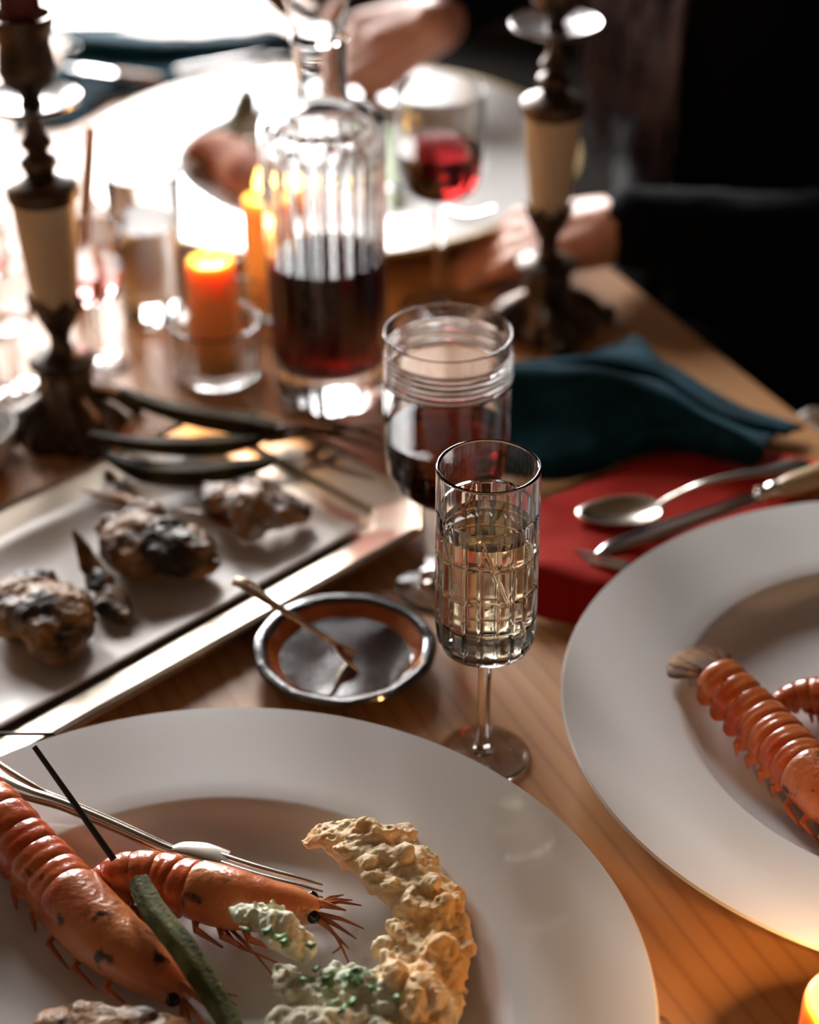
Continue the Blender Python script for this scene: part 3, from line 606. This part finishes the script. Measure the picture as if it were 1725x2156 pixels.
def langoustine(label, axis, nseg=6, tail=True, carap=.55, z0=.012, roll=0, char=False, fan_rot=0, antennae=(), legs=True, head=True, zf=.85, SHELL=SHELL, CARA=CARA):
    """axis: (px, py, half width px[, z]) from tail tip to nose"""
    pts = []
    for q in axis:
        z = q[3] if len(q) > 3 else None
        r = RR(G(q[0], q[1], z0 + .01), q[2]); zz = z if z is not None else z0 + r * zf
        p = G(q[0], q[1], zz); pts.append((p.x, p.y, p.z, r))
    S = smoothp(pts, 24); n = len(S)
    seglen = [0]
    for a, b in zip(S, S[1:]): seglen.append(seglen[-1] + float(np.linalg.norm(a[:3] - b[:3])))
    tot = seglen[-1]; u = np.array(seglen) / tot
    def at(s): return [float(np.interp(s, u, [q[k] for q in S])) for k in range(4)]
    t = thing('langoustine', label, 'langoustine', (pts[len(pts) // 2][0], pts[len(pts) // 2][1], z0), 'grilled langoustines')
    upv = Vector((math.sin(roll) * .6, 0, 1)).normalized()
    s_t = .04 if tail else 0
    edges = np.linspace(s_t, carap, nseg + 1)
    for k in range(nseg):
        a, b = edges[k], edges[k + 1]; ls = np.linspace(a - .006, b + .012, 15); P_, R_ = [], []
        for j, s in enumerate(ls):
            q = at(min(max(s, 0), 1)); w_ = j / 14
            f = 1.0 + .045 * math.sin(math.pi * min(1, w_ * 1.9)) * (w_ < .53) + .055 * math.sin(math.pi * (w_ - .47) / .53) * (w_ >= .47) - .10 * (w_ > .93) - .09 * (w_ < .06)
            P_.append(Vector(q[:3])); R_.append(q[3] * f * (.90 + .10 * math.sin(math.pi * w_)))
        def sec(ang, i, k=k):
            dn = math.sin(ang); side = abs(math.cos(ang)); w_ = i / 14
            sp_ = .30 * math.exp(-((ang % (2 * math.pi) - math.pi * 1.20) / .16) ** 2) + .30 * math.exp(-((ang % (2 * math.pi) - math.pi * 1.80) / .16) ** 2)
            return (1 - .30 * max(0, -dn) ** 2) + sp_ * math.sin(math.pi * w_) + .012 * noise.noise(Vector((ang * 2, i * .5, k * 3)))
        sweep('tail_segment', P_, R_, SHELL, t, 40, flat=.92, upv=upv, sect=sec)
    if tail:
        q = at(0.02); c = Vector(q[:3]); d = (Vector(at(0)[:3]) - Vector(at(.08)[:3])).normalized(); d.z = 0; d.normalize()
        for j, an in enumerate((-.85, -.42, 0, .42, .85)):
            dd = Matrix.Rotation(an + fan_rot, 3, 'Z') @ d; r = q[3]
            ps = [c + dd * (r * f) + Vector((0, 0, r * (.15 - .16 * f) + .0008 * (2 - abs(j - 2)))) for f in (-.2, .4, .9, 1.4, 1.75, 1.85)]
            sweep('tail_fan', ps, [r * w_ for w_ in (.45, .58, .66, .68, .56, .34)], FAN, t, 14, flat=.16)
    if head:
        ls = np.linspace(carap - .005, .985, 26); P_, R_ = [], []
        for s in ls:
            q = at(s); w_ = (s - carap) / (1 - carap)
            f = 1.07 + .04 * math.sin(math.pi * min(1, w_ * 1.6)) - (.10 if w_ < .02 else 0) - .035 * math.exp(-((w_ - .45) / .04) ** 2)
            P_.append(Vector(q[:3])); R_.append(q[3] * f)
        sweep('carapace', P_, R_, DARKH if char == 2 else CARA, t, 40, flat=.95, upv=upv, sect=lambda a, i: 1 - .18 * max(0, -math.sin(a)) ** 2 + .06 * max(0, math.sin(a)) ** 8)
        e = Vector(at(.985)[:3]); b = Vector(at(.93)[:3]); d = (e - b).normalized(); sd = d.cross(Vector((0, 0, 1))).normalized(); r = at(.95)[3]
        sweep('rostrum', [b + Vector((0, 0, r * .75)), e + d * .004 + Vector((0, 0, r * .6)), e + d * .014 + Vector((0, 0, r * .3))], [.0026, .0018, .0004], LEGM, t, 8)
        for sg in (-1, 1):
            merge('eye', [icos(.0034, e - d * .002 + sd * sg * r * .85 + Vector((0, 0, r * .25)), 2)], EYE, t)
            for j in range(3):
                q0 = e + sd * sg * r * .35; ln = .022 - .004 * j
                sweep('feeler', [q0, q0 + d * ln * .5 + sd * sg * (.003 + .003 * j) + Vector((0, 0, .002 - .002 * j)), q0 + d * ln + sd * sg * (.005 + .005 * j) + Vector((0, 0, -.001 - .002 * j))], [.0016, .0010, .0003], LEGM, t, 8)
    if legs:
        for j in range(7):
            s = carap - .30 + .085 * j; q = at(max(.05, s)); c = Vector(q[:3]); tt = (Vector(at(min(1, s + .03))[:3]) - Vector(at(max(0, s - .03))[:3])).normalized(); sd = tt.cross(Vector((0, 0, 1))).normalized(); r = q[3]
            for sg in (-1, 1):
                big = s > carap; ln = r * (.55 if not big else 1.0)
                a0 = c + sd * sg * r * .72 - Vector((0, 0, r * .55)); a1 = a0 + sd * sg * ln * .45 + tt * ln * .2; a2 = a1 + tt * ln * (.9 if big else .3) + sd * sg * ln * (-.1 if big else .1)
                a1.z = max(a1.z, z0 + .0015); a2.z = z0 + .0012; a0.z = max(a0.z, z0 + .001)
                sweep('leg', [a0, a1, a2], [.0022, .0018, .0006], LEGM, t, 8)
    for an in antennae:
        q = smoothp([tuple(G(*p)) for p in an], 6); sweep('antenna', q, list(np.linspace(.0011, .0004, len(q))), LEGM, t, 8)
    return t
langoustine('langoustine at the left side of the front plate, nose towards the green bean',
            [(-150, 1560, 40, .045), (-80, 1630, 48, .044), (0, 1715, 56, .042), (60, 1790, 64, .036), (120, 1860, 70, .031), (180, 1930, 70, .028), (240, 1985, 68, .026), (310, 2035, 58, .024), (365, 2075, 40, .021), (405, 2105, 20, .019)], nseg=9, carap=.60, tail=False)
langoustine('curled langoustine lying beside the fork on the front plate',
            [(290, 1930, 26, .020), (245, 1905, 40, .022), (228, 1862, 46, .026), (270, 1838, 46, .031), (335, 1845, 52, .031), (400, 1870, 60, .030), (470, 1890, 62, .029), (545, 1905, 56, .027), (620, 1912, 42, .025), (676, 1918, 22, .022)], nseg=6, carap=.53, tail=True,
            antennae=[[(660, 1930, .025), (690, 1950, .022), (715, 1985, .017), (738, 2035, .013)], [(660, 1932, .024), (700, 1962, .020), (718, 1990, .016), (700, 2008, .013)], [(470, 1950, .018), (500, 1990, .016), (545, 2010, .018), (590, 2030, .016)], [(480, 1950, .018), (530, 2000, .016), (580, 2060, .014)]])
langoustine('langoustine with browned tail fan on the right plate',
            [(1490, 1405, 46, .037), (1515, 1432, 52, .035), (1550, 1468, 56, .032), (1600, 1520, 60, .028), (1660, 1585, 64, .027), (1710, 1640, 62, .027), (1770, 1700, 58, .026), (1830, 1760, 40, .024), (1870, 1795, 20, .022)], nseg=7, carap=.58, fan_rot=0)
langoustine('second langoustine tail behind the browned one on the right plate',
            [(1625, 1490, 22, .018), (1665, 1470, 30, .022), (1715, 1462, 38, .025), (1780, 1475, 42, .026), (1850, 1500, 40, .024), (1900, 1530, 22, .020)], nseg=6, carap=.6, tail=False)
stalk('green bean lying between the two langoustines on the front plate', [(292, 1855, .046), (330, 1925, .045), (385, 1995, .042), (430, 2065, .036), (470, 2130, .030), (505, 2200, .026)], [22, 27, 29, 28, 26, 22], m=GREEN, name='green_bean', cat='bean', flat=.8, group=None, seg=16, ribs=5)
# the two dark skewers
sk = thing('skewer', 'thin dark skewer standing up out of the curled langoustine', 'skewer', tuple(G(235, 1803, .045)))
sweep('stick', [G(72, 1572, .085), G(150, 1682, .066), G(240, 1810, .045)], [.0013, .0015, .0017], mat('dark_skewer', (.02, .013, .012), .5), sk, 10)
sk = thing('skewer', 'thin dark skewer lying flat over the tray corner at the left', 'skewer', tuple(G(0, 1546, .02)))
sweep('stick', [G(-60, 1546, .0155), G(115, 1545, .0155)], .0011, MATS['dark_skewer'], sk, 10)
# tempura
TEMP = mat('golden_tempura_batter', (.86, .50, .20), .5, Specular_IOR_Level=.25, c2=(.86, .66, .40), scale=30, thr=.42, sharp=.12, c3=(.80, .50, .24), c3scale=22, c3thr=.60, bump=.55, bscale=280, Subsurface_Weight=.4, Subsurface_Radius=(.009, .004, .0015))
TEMPH = mat('herb_tempura_batter', (.78, .72, .54), .5, Specular_IOR_Level=.25, c2=(.62, .66, .48), scale=30, thr=.56, c3=(.07, .16, .045), c3scale=48, c3thr=.64, bump=.5, bscale=280, Subsurface_Weight=.35, Subsurface_Radius=(.005, .005, .003))
def tempura(label, path, m, seed, z0=.012, name='tempura', knobs=6, group=None, flecks=None, spread=1.0, kr=(.14, .30), dsp=((.014, .010), (.006, .0034), (.0025, .0012), (.0012, .0004))):
    rnd = random.Random(seed); pts = [(G(px, py, z).x, G(px, py, z).y, z, RR(G(px, py, z), hw)) for px, py, z, hw in path]
    S = smoothp(pts, 8); t = thing(name, label, 'tempura', (pts[0][0], pts[0][1], z0), group); balls = []
    for i, q in enumerate(S):
        if i % 2 == 0: balls.append((q[0], q[1], q[2], q[3] * .97, (1, 1, .46)))
    for _ in range(knobs * len(path)):
        i = rnd.randrange(1, len(S) - 1); q = S[i]; a = rnd.uniform(0, math.pi * 2); rr = math.sqrt(rnd.random()); tdir = Vector((S[i + 1] - S[i - 1])[:3]).normalized(); sd = Vector((-tdir.y, tdir.x, 0)).normalized()
        o_ = sd * (q[3] * rr * math.cos(a) * spread); hh = q[3] * .52 * math.sqrt(max(0, 1 - (rr * math.cos(a)) ** 2)) * rnd.choice((1, 1, 1, -.4))
        r = q[3] * rnd.uniform(kr[0], kr[1])
        balls.append((q[0] + o_.x + tdir.x * q[3] * .3 * math.sin(a), q[1] + o_.y + tdir.y * q[3] * .3 * math.sin(a), max(z0 + r * .6, q[2] + hh), r, (rnd.uniform(.8, 1.5), rnd.uniform(.8, 1.5), rnd.uniform(.7, 1.1))))
    blob('batter', balls, .0008, m, t, dsp, 7)
    if flecks:
        vs, fs = [], []
        for k, (px, py, z) in enumerate(flecks):
            c = G(px, py, z); n_ = 9; rs = rnd.uniform(.003, .005); tiltv = Matrix.Rotation(rnd.uniform(0, 6), 3, 'Z') @ Matrix.Rotation(rnd.uniform(.2, .9), 3, 'X')
            vv = [c + tiltv @ Vector((0, 0, .0006))] + [c + tiltv @ Vector((rs * (1 if j % 2 else .6) * math.cos(6.283 * j / n_), rs * (1 if j % 2 else .6) * .7 * math.sin(6.283 * j / n_), .0004 * math.sin(j * 2))) for j in range(n_)]
            o = link('herb_leaf', vv, [(0, 1 + j, 1 + (j + 1) % n_) for j in range(n_)], mat('herb_green', (.05, .14, .03), .4, c2=(.10, .26, .06), scale=120), t); md = o.modifiers.new('t', 'SOLIDIFY'); md.thickness = .0003
    return t
tempura('large golden crescent of tempura on the right of the front plate', [(645, 1772, .030, 14), (700, 1762, .032, 44), (765, 1780, .032, 70), (830, 1820, .032, 80), (882, 1872, .031, 82), (905, 1935, .029, 80), (905, 2000, .027, 88), (885, 2060, .026, 104), (865, 2115, .024, 108), (840, 2170, .022, 90)], TEMP, 11)
tempura('pale herb tempura clump resting on the curled langoustine', [(505, 1925, .042, 20), (540, 1920, .044, 36), (575, 1945, .042, 44), (615, 1985, .038, 44), (640, 2010, .034, 30)], TEMPH, 5, z0=.028, group='herb tempura', flecks=[(565, 1960, .0535), (600, 1985, .05), (655, 1990, .045), (590, 1972, .053), (520, 1955, .044)], knobs=16, kr=(.14, .32))
tempura('lacy herb tempura at the bottom edge in front of the golden crescent', [(600, 2050, .026, 34), (640, 2095, .028, 42), (700, 2070, .030, 44), (760, 2085, .032, 46), (820, 2110, .030, 42), (790, 2150, .028, 46), (700, 2150, .028, 60), (610, 2160, .026, 48)], TEMPH, 9, group='herb tempura', flecks=[(690, 2065, .048), (785, 2080, .049), (700, 2110, .046), (640, 2060, .044), (665, 2040, .042), (838, 2100, .045), (740, 2110, .046), (735, 2056, .046), (720, 2125, .045)], knobs=16, kr=(.14, .32))
fish('grilled fish at the bottom edge of the front plate', [(120, 2165, .026, 55), (190, 2160, .030, 62), (270, 2170, .028, 62), (340, 2185, .026, 60), (400, 2200, .022, 50), (80, 2175, .022, 30)], [], m=FISH, seed=8)
# ------------------------------------------------------------------ things around and on the far plate
langoustine('small blurred langoustine on the far plate beside the orange candle', [(405, 345, 24), (430, 318, 36), (475, 325, 46), (520, 370, 48), (560, 415, 38), (600, 450, 16)], nseg=5, carap=.5, z0=.012, tail=True, SHELL=mat('matt_brown_shell', (.34, .07, .02), .7, c2=(.50, .17, .06), scale=40, Specular_IOR_Level=.2), CARA=MATS['matt_brown_shell'])
tempura('dark green herb tempura standing on the far plate', [(470, 285, .026, 20), (500, 255, .034, 26), (518, 220, .046, 22), (520, 190, .056, 16)], mat('green_tempura', (.10, .10, .035), .5, c2=(.22, .20, .10), scale=50, bump=.5, bscale=200), 3, knobs=14)
pb = G(535, 318, .022); bl = thing('pale_morsel', 'small pale round morsel behind the far langoustine', 'food', (pb.x, pb.y, .011)); blob('morsel', [(pb.x, pb.y, .023, .012), (pb.x + .007, pb.y + .004, .021, .009), (pb.x - .006, pb.y, .019, .008)], .0015, mat('pale_batter', (.75, .62, .42), .4), bl, ((.008, .002),), 1)  # pale ball-shaped morsel
stalk('pale green bean at the right of the far plate', [(828, 270, .028), (826, 320, .024), (828, 370, .020), (835, 425, .016)], [12, 16, 17, 12], m=mat('fresh_bean', (.22, .33, .09), .45, c2=(.30, .42, .14), scale=40), name='green_bean', cat='bean', flat=.9, seg=8, ribs=4, group=None)
fs_ = thing('far_spoon', 'silver spoon lying on the far plate behind the wine glass', 'spoon', tuple(G(860, 410, .02)))
spoonbowl(G(868, 398, .026), Vector((1, -.3, 0)), .022, .014, .004, STEEL, fs_); handle('spoon_handle', [(895, 415, .026), (930, 435, .030), (985, 452, .037), (1040, 440, .042)], [8, 6, 7, 9], .0014, STEEL, fs_)
ft = sheet('napkin', [
    [(140, 62, .001), (260, 74, .004), (380, 80, .003), (500, 72, .008), (570, 66, .010), (625, 86, .001)],
    [(140, 85, .020), (260, 92, .024), (380, 95, .022), (500, 88, .024), (580, 84, .022), (640, 98, .008)],
    [(135, 130, .006), (260, 132, .008), (380, 128, .008), (480, 122, .010), (560, 118, .008), (650, 120, .004)],
    [(60, 200, .008), (180, 180, .010), (300, 165, .008), (400, 150, .008), (500, 142, .006), (660, 140, .003)],
    [(20, 280, .001), (150, 262, .001), (230, 215, .001), (350, 185, .001), (500, 158, .001), (660, 152, .001)]], TEAL, thick=.0018, wob=.004, wsc=25)
tag(ft, 'teal linen napkin at the far end of the table', 'napkin')
def farcut(label, name, cat, a, b, hw, m, z=.028, parts=None):
    t = thing(name, label, cat, tuple(G(a[0], a[1], z)))
    mid = ((a[0] + b[0]) / 2, (a[1] + b[1]) / 2, z + .002); handle('cutlery_handle', [(a[0], a[1], z), mid, (b[0], b[1], z)], hw, .004, m, t)
    d = G(b[0], b[1], z) - G(a[0], a[1], z); e = G(b[0], b[1], z)
    sweep('blade', [e - d * .03, e + d * .6, e + d * 1.1], [.006, .009, .003], STEEL, t, 10, flat=.15)
    return t
PEARL = mat('pearl_handle', (.66, .68, .70), .18)
farcut('pearl handled knife on the far teal napkin, upper of two', 'table_knife', 'knife', (372, 152), (560, 118), [14, 15, 13], PEARL, .022)
farcut('grey handled knife on the far teal napkin, lower of two', 'table_knife', 'knife', (430, 163), (620, 130), [10, 11, 10], mat('grey_handle', (.5, .52, .55), .25, .4), .016)
farcut('wooden handled knife on the far teal napkin', 'table_knife', 'knife', (340, 168), (245, 155), [9, 12, 9], mat('light_wood_handle', (.50, .27, .15), .5), .016)
cl = sheet('folded_paper', [[(150, 150, .001), (190, 150, .004), (215, 160, .001)], [(155, 185, .004), (200, 185, .007), (230, 195, .002)], [(150, 225, .001), (200, 222, .002), (248, 215, .001)]], mat('white_paper', (.75, .74, .73), .6), thick=.001)
tag(cl, 'small folded white paper beside the far left tumbler', 'paper')
wbg = G(-62, 985); wb_ = thing('side_dish', 'pale dish whose edge shows at the left side beyond the tray', 'dish', tuple(wbg))
lathe('dish', [(0, 0), (.016, 0), (.024, .004), (.032, .020), (.0335, .032), (.032, .032), (.030, .020), (.022, .006), (0, .005)], PORC, wbg, wb_, 64)
# ------------------------------------------------------------------ chairs
CHW = mat('brown_chair_wood', (.22, .12, .05), .4, c2=(.16, .08, .03), scale=10); CHP = mat('pale_chair_wood', (.55, .42, .32), .45)
UPH = mat('dark_violet_upholstery', (.018, .014, .022), .85)
def rc(c, face, pts):
    f = face.normalized(); s = Vector((-f.y, f.x, 0)); return [c + f * x + s * y + Vector((0, 0, z)) for x, y, z in pts]
def chair(label, c, face, mw, back='slat', toph=.25):
    c = Vector(c); t = thing('dining_chair', label, 'chair', tuple(c))
    for x, y in ((.19, .19), (.19, -.19)): sweep('leg', rc(c, face, [(x, y, 0), (x * .95, y * .95, .42)]), [.014, .018], mw, t, 12)
    for y in (.19, -.19): sweep('back_post', rc(c, face, [(-.20, y, 0), (-.19, y, .42), (-.23, y * .98, .75 + toph - .03), (-.232, y * .98, .75 + toph - .012), (-.233, y * .98, .75 + toph)]), [.014, .018, .015, .018, .008], mw, t, 12)
    q = rc(c, face, [(-.21, -.21, .42), (.22, -.21, .42), (.22, .21, .42), (-.21, .21, .42)])
    o = link('seat', q + [p + Vector((0, 0, .035)) for p in q], [(0, 3, 2, 1), (4, 5, 6, 7), (0, 1, 5, 4), (1, 2, 6, 5), (2, 3, 7, 6), (3, 0, 4, 7)], mw, t, False); md = o.modifiers.new('b', 'BEVEL'); md.width = .012; md.segments = 3
    if back == 'slat':
        for z in (.56, .64, .75 + toph - .03): sweep('back_rail', rc(c, face, [(-.21 - (z - .6) * .1, y, z) for y in (-.185, -.09, 0, .09, .185)]), [.016] * 5, mw, t, 12, flat=2.0)
    else:
        ring = [(-.225, .17 * math.cos(a), .75 + toph * .55 + .17 * math.sin(a)) for a in np.linspace(0, 2 * math.pi, 33)]
        sweep('back_frame', rc(c, face, ring), [.014] * 33, mw, t, 12)
        o = lathe('back_pad', [(0, -.012), (.12, -.012), (.158, -.004), (.158, .004), (.12, .014), (0, .016)], UPH, (0, 0, 0), None, 48)
        f = face.normalized(); ang = math.atan2(f.y, f.x)
        M = Matrix.Translation(rc(c, face, [(-.225, 0, .75 + toph * .55)])[0]) @ Matrix.Rotation(ang, 4, 'Z') @ Matrix.Rotation(math.pi / 2, 4, 'Y')
        o.data.transform(M); o.parent = t; o.matrix_parent_inverse = t.matrix_basis.inverted()
    return t
gq = G(688, 66, 0); sq = thing('saucer', 'dark round dish with tan edge held upright by the far hand behind the carafe', 'dish', tuple(gq))
Mq = Matrix.Rotation(-.12, 3, 'Z') @ Matrix.Rotation(math.radians(78), 3, 'X'); cq = gq + Vector((0, .016, .084))
lathe('dish', [(0, -.002), (.040, -.002), (.075, .004), (.075, .0065), (.040, .001), (0, .001)], UPH, cq, sq, 64, tilt=Mq)
lathe('rim', [(.0745, .003), (.0855, .0055), (.0860, .0075), (.0745, .0075)], mat('tan_glaze', (.34, .20, .06), .5), cq, sq, 64, closed=True, tilt=Mq)
# chair whose pale post shows beyond the right edge
pz = -.03; pt = G(1722, 868, pz); face = -Vector((.9114, .4116, 0))
s_ = Vector((-face.normalized().y, face.normalized().x, 0))
chair('pale wooden chair post beyond the right table edge', (pt - face * (-.233) - s_ * (-.186) - Vector((0, 0, .75 + pz))), face, CHP, 'slat', pz)
# ------------------------------------------------------------------ seated person in black
def caps(a, ra, b, rb, n=7):
    a, b = Vector(a), Vector(b); out = []
    L_ = (b - a).length; n = max(2, int(L_ / (min(ra, rb) * .45)) + 1)
    return [(*(a.lerp(b, i / (n - 1))), ra + (rb - ra) * i / (n - 1)) for i in range(n)]
PC = Vector((.335, 1.70, 0)); PF = Vector((-.9114, -.4116, 0)); PS = Vector((-PF.y, PF.x, 0))      # PS points to the person's left hand side (towards us)
def pp_(x, y, z): return PC + PF * x + PS * y + Vector((0, 0, z))
person = thing('person', 'person in black clothes at the far right of the table, hands beside the far plate', 'person', tuple(pp_(0, 0, -.75)))
hl, hr = G(1245, 470, .030), G(850, 70, .085)          # palms: near hand, far hand
near_arm = [pp_(-.02, .17 if PS.y < 0 else -.17, .42)]
sgn = 1 if (hl - PC).dot(PS) > 0 else -1
sh_n, sh_f = pp_(-.02, sgn * .18, .44), pp_(-.02, -sgn * .18, .44)
el_n, el_f = pp_(.02, sgn * .30, -.02), pp_(.06, -sgn * .26, .14)
WR = G(1308, 478, .052); wf = G(915, 55, .10)
body = []
body += caps(pp_(0, 0, -.27), .13, pp_(0, 0, -.05), .115) + caps(pp_(0, 0, -.05), .115, pp_(0, 0, .32), .12) + caps(pp_(0, -.10, .36), .075, pp_(0, .10, .36), .075) + caps(sh_n, .055, sh_f, .055)
body += caps(pp_(0, 0, .42), .05, pp_(.02, 0, .54), .048)
body += [(*pp_(.03, 0, .66), .085, (.92, 1, 1.18)), (*pp_(.065, 0, .60), .052), (*pp_(.118, 0, .635), .014), (*pp_(.105, 0, .655), .010)]
body += [(*pp_(.02, .083, .645), .016, (1, .5, 1.5)), (*pp_(.02, -.083, .645), .016, (1, .5, 1.5))]
for sh, el, wr in ((sh_n, el_n, WR), (sh_f, el_f, wf)): body += caps(sh, .050, el, .040) + caps(el, .040, wr, .026)
for s in (1, -1):
    hip, kn_, an_ = pp_(0, s * .09, -.25), pp_(.43, s * .13, -.24), pp_(.36, s * .13, -.66)
    body += caps(hip, .085, kn_, .055) + caps(kn_, .055, an_, .036) + caps(an_ - Vector((0, 0, .03)), .034, an_ + PF * .15 - Vector((0, 0, .055)), .028)
def hand(wr, palm, fd, side, thumb_side, curl, fr_=.0085, spread=.018, flen=1.0):
    """wr wrist, palm centre, fd finger direction, side: across the palm, thumb_side +-1"""
    o_ = []; fd = fd.normalized(); side = (side - fd * side.dot(fd)).normalized(); nn = fd.cross(side).normalized()
    if nn.z < 0: nn = -nn
    kns = []
    for j in range(4):
        y = (j - 1.5) * spread; k0 = palm + fd * (.034 - .003 * abs(j - 1)) + side * y + nn * .006
        o_ += caps(wr.lerp(palm, .3) + side * y * .5, .020, k0, .0115); kns.append(k0)
    o_ += caps(wr, .024, palm, .022)
    for j, k0 in enumerate(kns):
        L3 = [x * flen * (1, 1.08, 1.0, .82)[j] for x in (.040, .026, .020)]; a = curl * .55; p = k0
        for q, l in enumerate(L3):
            d = fd * math.cos(a) - nn * math.sin(a); p2 = p + d * l; o_ += caps(p, fr_ * (1 - .1 * q), p2, fr_ * (.9 - .1 * q)); p = p2; a += curl * (.75 if q == 0 else .55)
    t0 = wr.lerp(palm, .45) + side * thumb_side * .022; t1 = t0 + fd * .030 + side * thumb_side * .016 - nn * .006; t2 = t1 + fd * .030 + side * thumb_side * -.002 - nn * .006
    o_ += caps(t0, .0135, t1, .0105) + caps(t1, .0105, t2, .0082); return o_
fdn = G(1060, 530, .022) - WR
body += hand(WR, WR + fdn.normalized() * .055, fdn, Vector((0, 1, .25)), 1, .45)
fdf = G(700, 130, .05) - wf
body += hand(wf, wf + fdf.normalized() * .055, fdf, Vector((-.25, 1, .6)), -1, .55)
def lift(bs, z): return [(b[0], b[1], max(b[2], z + b[3]) if z is not None and PX(b[:3])[0] < 1400 and b[2] > -.03 else b[2]) + tuple(b[3:]) for b in bs]
blob('body', body, .0036, SKIN, person, (), 4)
cloth = []
cloth += caps(pp_(0, 0, -.27), .15, pp_(0, 0, -.02), .135) + caps(pp_(0, 0, -.02), .135, pp_(0, 0, .32), .135) + caps(pp_(0, -.10, .36), .09, pp_(0, .10, .36), .09) + caps(sh_n, .07, sh_f, .07) + caps(pp_(0, 0, .42), .056, pp_(.01, 0, .46), .055)
for sh, el, wr in ((sh_n, el_n, WR), (sh_f, el_f, wf)):
    e2 = el.lerp(wr, .97 if wr is WR else .90); cloth += caps(sh, .066, el, .058) + caps(el, .058, e2, .034)
blob('sweater', cloth, .008, BLACKC, person, ((.06, .015),), 3)['label'] = 'black sweater'
tr_ = []
for s in (1, -1):
    hip, kn_, an_ = pp_(0, s * .09, -.25), pp_(.43, s * .13, -.24), pp_(.36, s * .13, -.62); tr_ += caps(hip, .105, kn_, .072) + caps(kn_, .072, an_, .055)
blob('trousers', tr_, .010, BLACKC, person, (), 3)['label'] = 'black trousers'
blob('hair', [(*pp_(.0, 0, .70), .098, (1, 1, 1.05)), (*pp_(-.03, 0, .62), .085), (*pp_(-.04, 0, .55), .07)], .008, mat('dark_hair', (.03, .018, .01), .6), person, ((.03, .01),), 1)
for s in (1, -1): merge('eye', [icos(.012, pp_(.098, s * .031, .665), 2)], mat('eye_white', (.8, .8, .78), .2), person)
blob('lips', [(*pp_(.110, .012, .603), .007), (*pp_(.113, 0, .604), .008), (*pp_(.110, -.012, .603), .007)], .002, mat('lips', (.5, .12, .1), .4), person, (), 1)
# pale feathery scarf hanging down the front of the sweater
rnd = random.Random(4); parts = []
SCARF = mat('pale_feather_print', (.20, .15, .16), .8, c2=(.08, .06, .08), scale=30)
for i in range(46):
    x0 = rnd.uniform(1250, 1470); a = rnd.uniform(-.5, .5); z0_ = rnd.uniform(.02, .12)
    p = pp_(.135, (x0 - 1350) / 1500 * -sgn, .10 + rnd.uniform(0, .07)); ps = []
    for k in range(6): ps.append(p + PS * (math.sin(k * .9 + i) * .012 + a * k * .012) + Vector((0, 0, -.032 * k)) + PF * (.004 * math.sin(k + i) + .004))
    parts.append(sweep('x', [tuple(q) for q in smoothp([tuple(q) for q in ps], 3)], list(np.linspace(.0045, .0008, 16)), None, None, 6, flat=.5, link_it=False))
sc = merge('scarf_fringe', parts, SCARF, person); sc['kind'] = 'stuff'; sc['label'] = 'pale wispy fringe'
c_ = pp_(-.02, 0, -.75); chair('dark chair the person in black sits on', c_, PF, mat('black_chair_wood', (.015, .012, .01), .5), 'slat', .18)
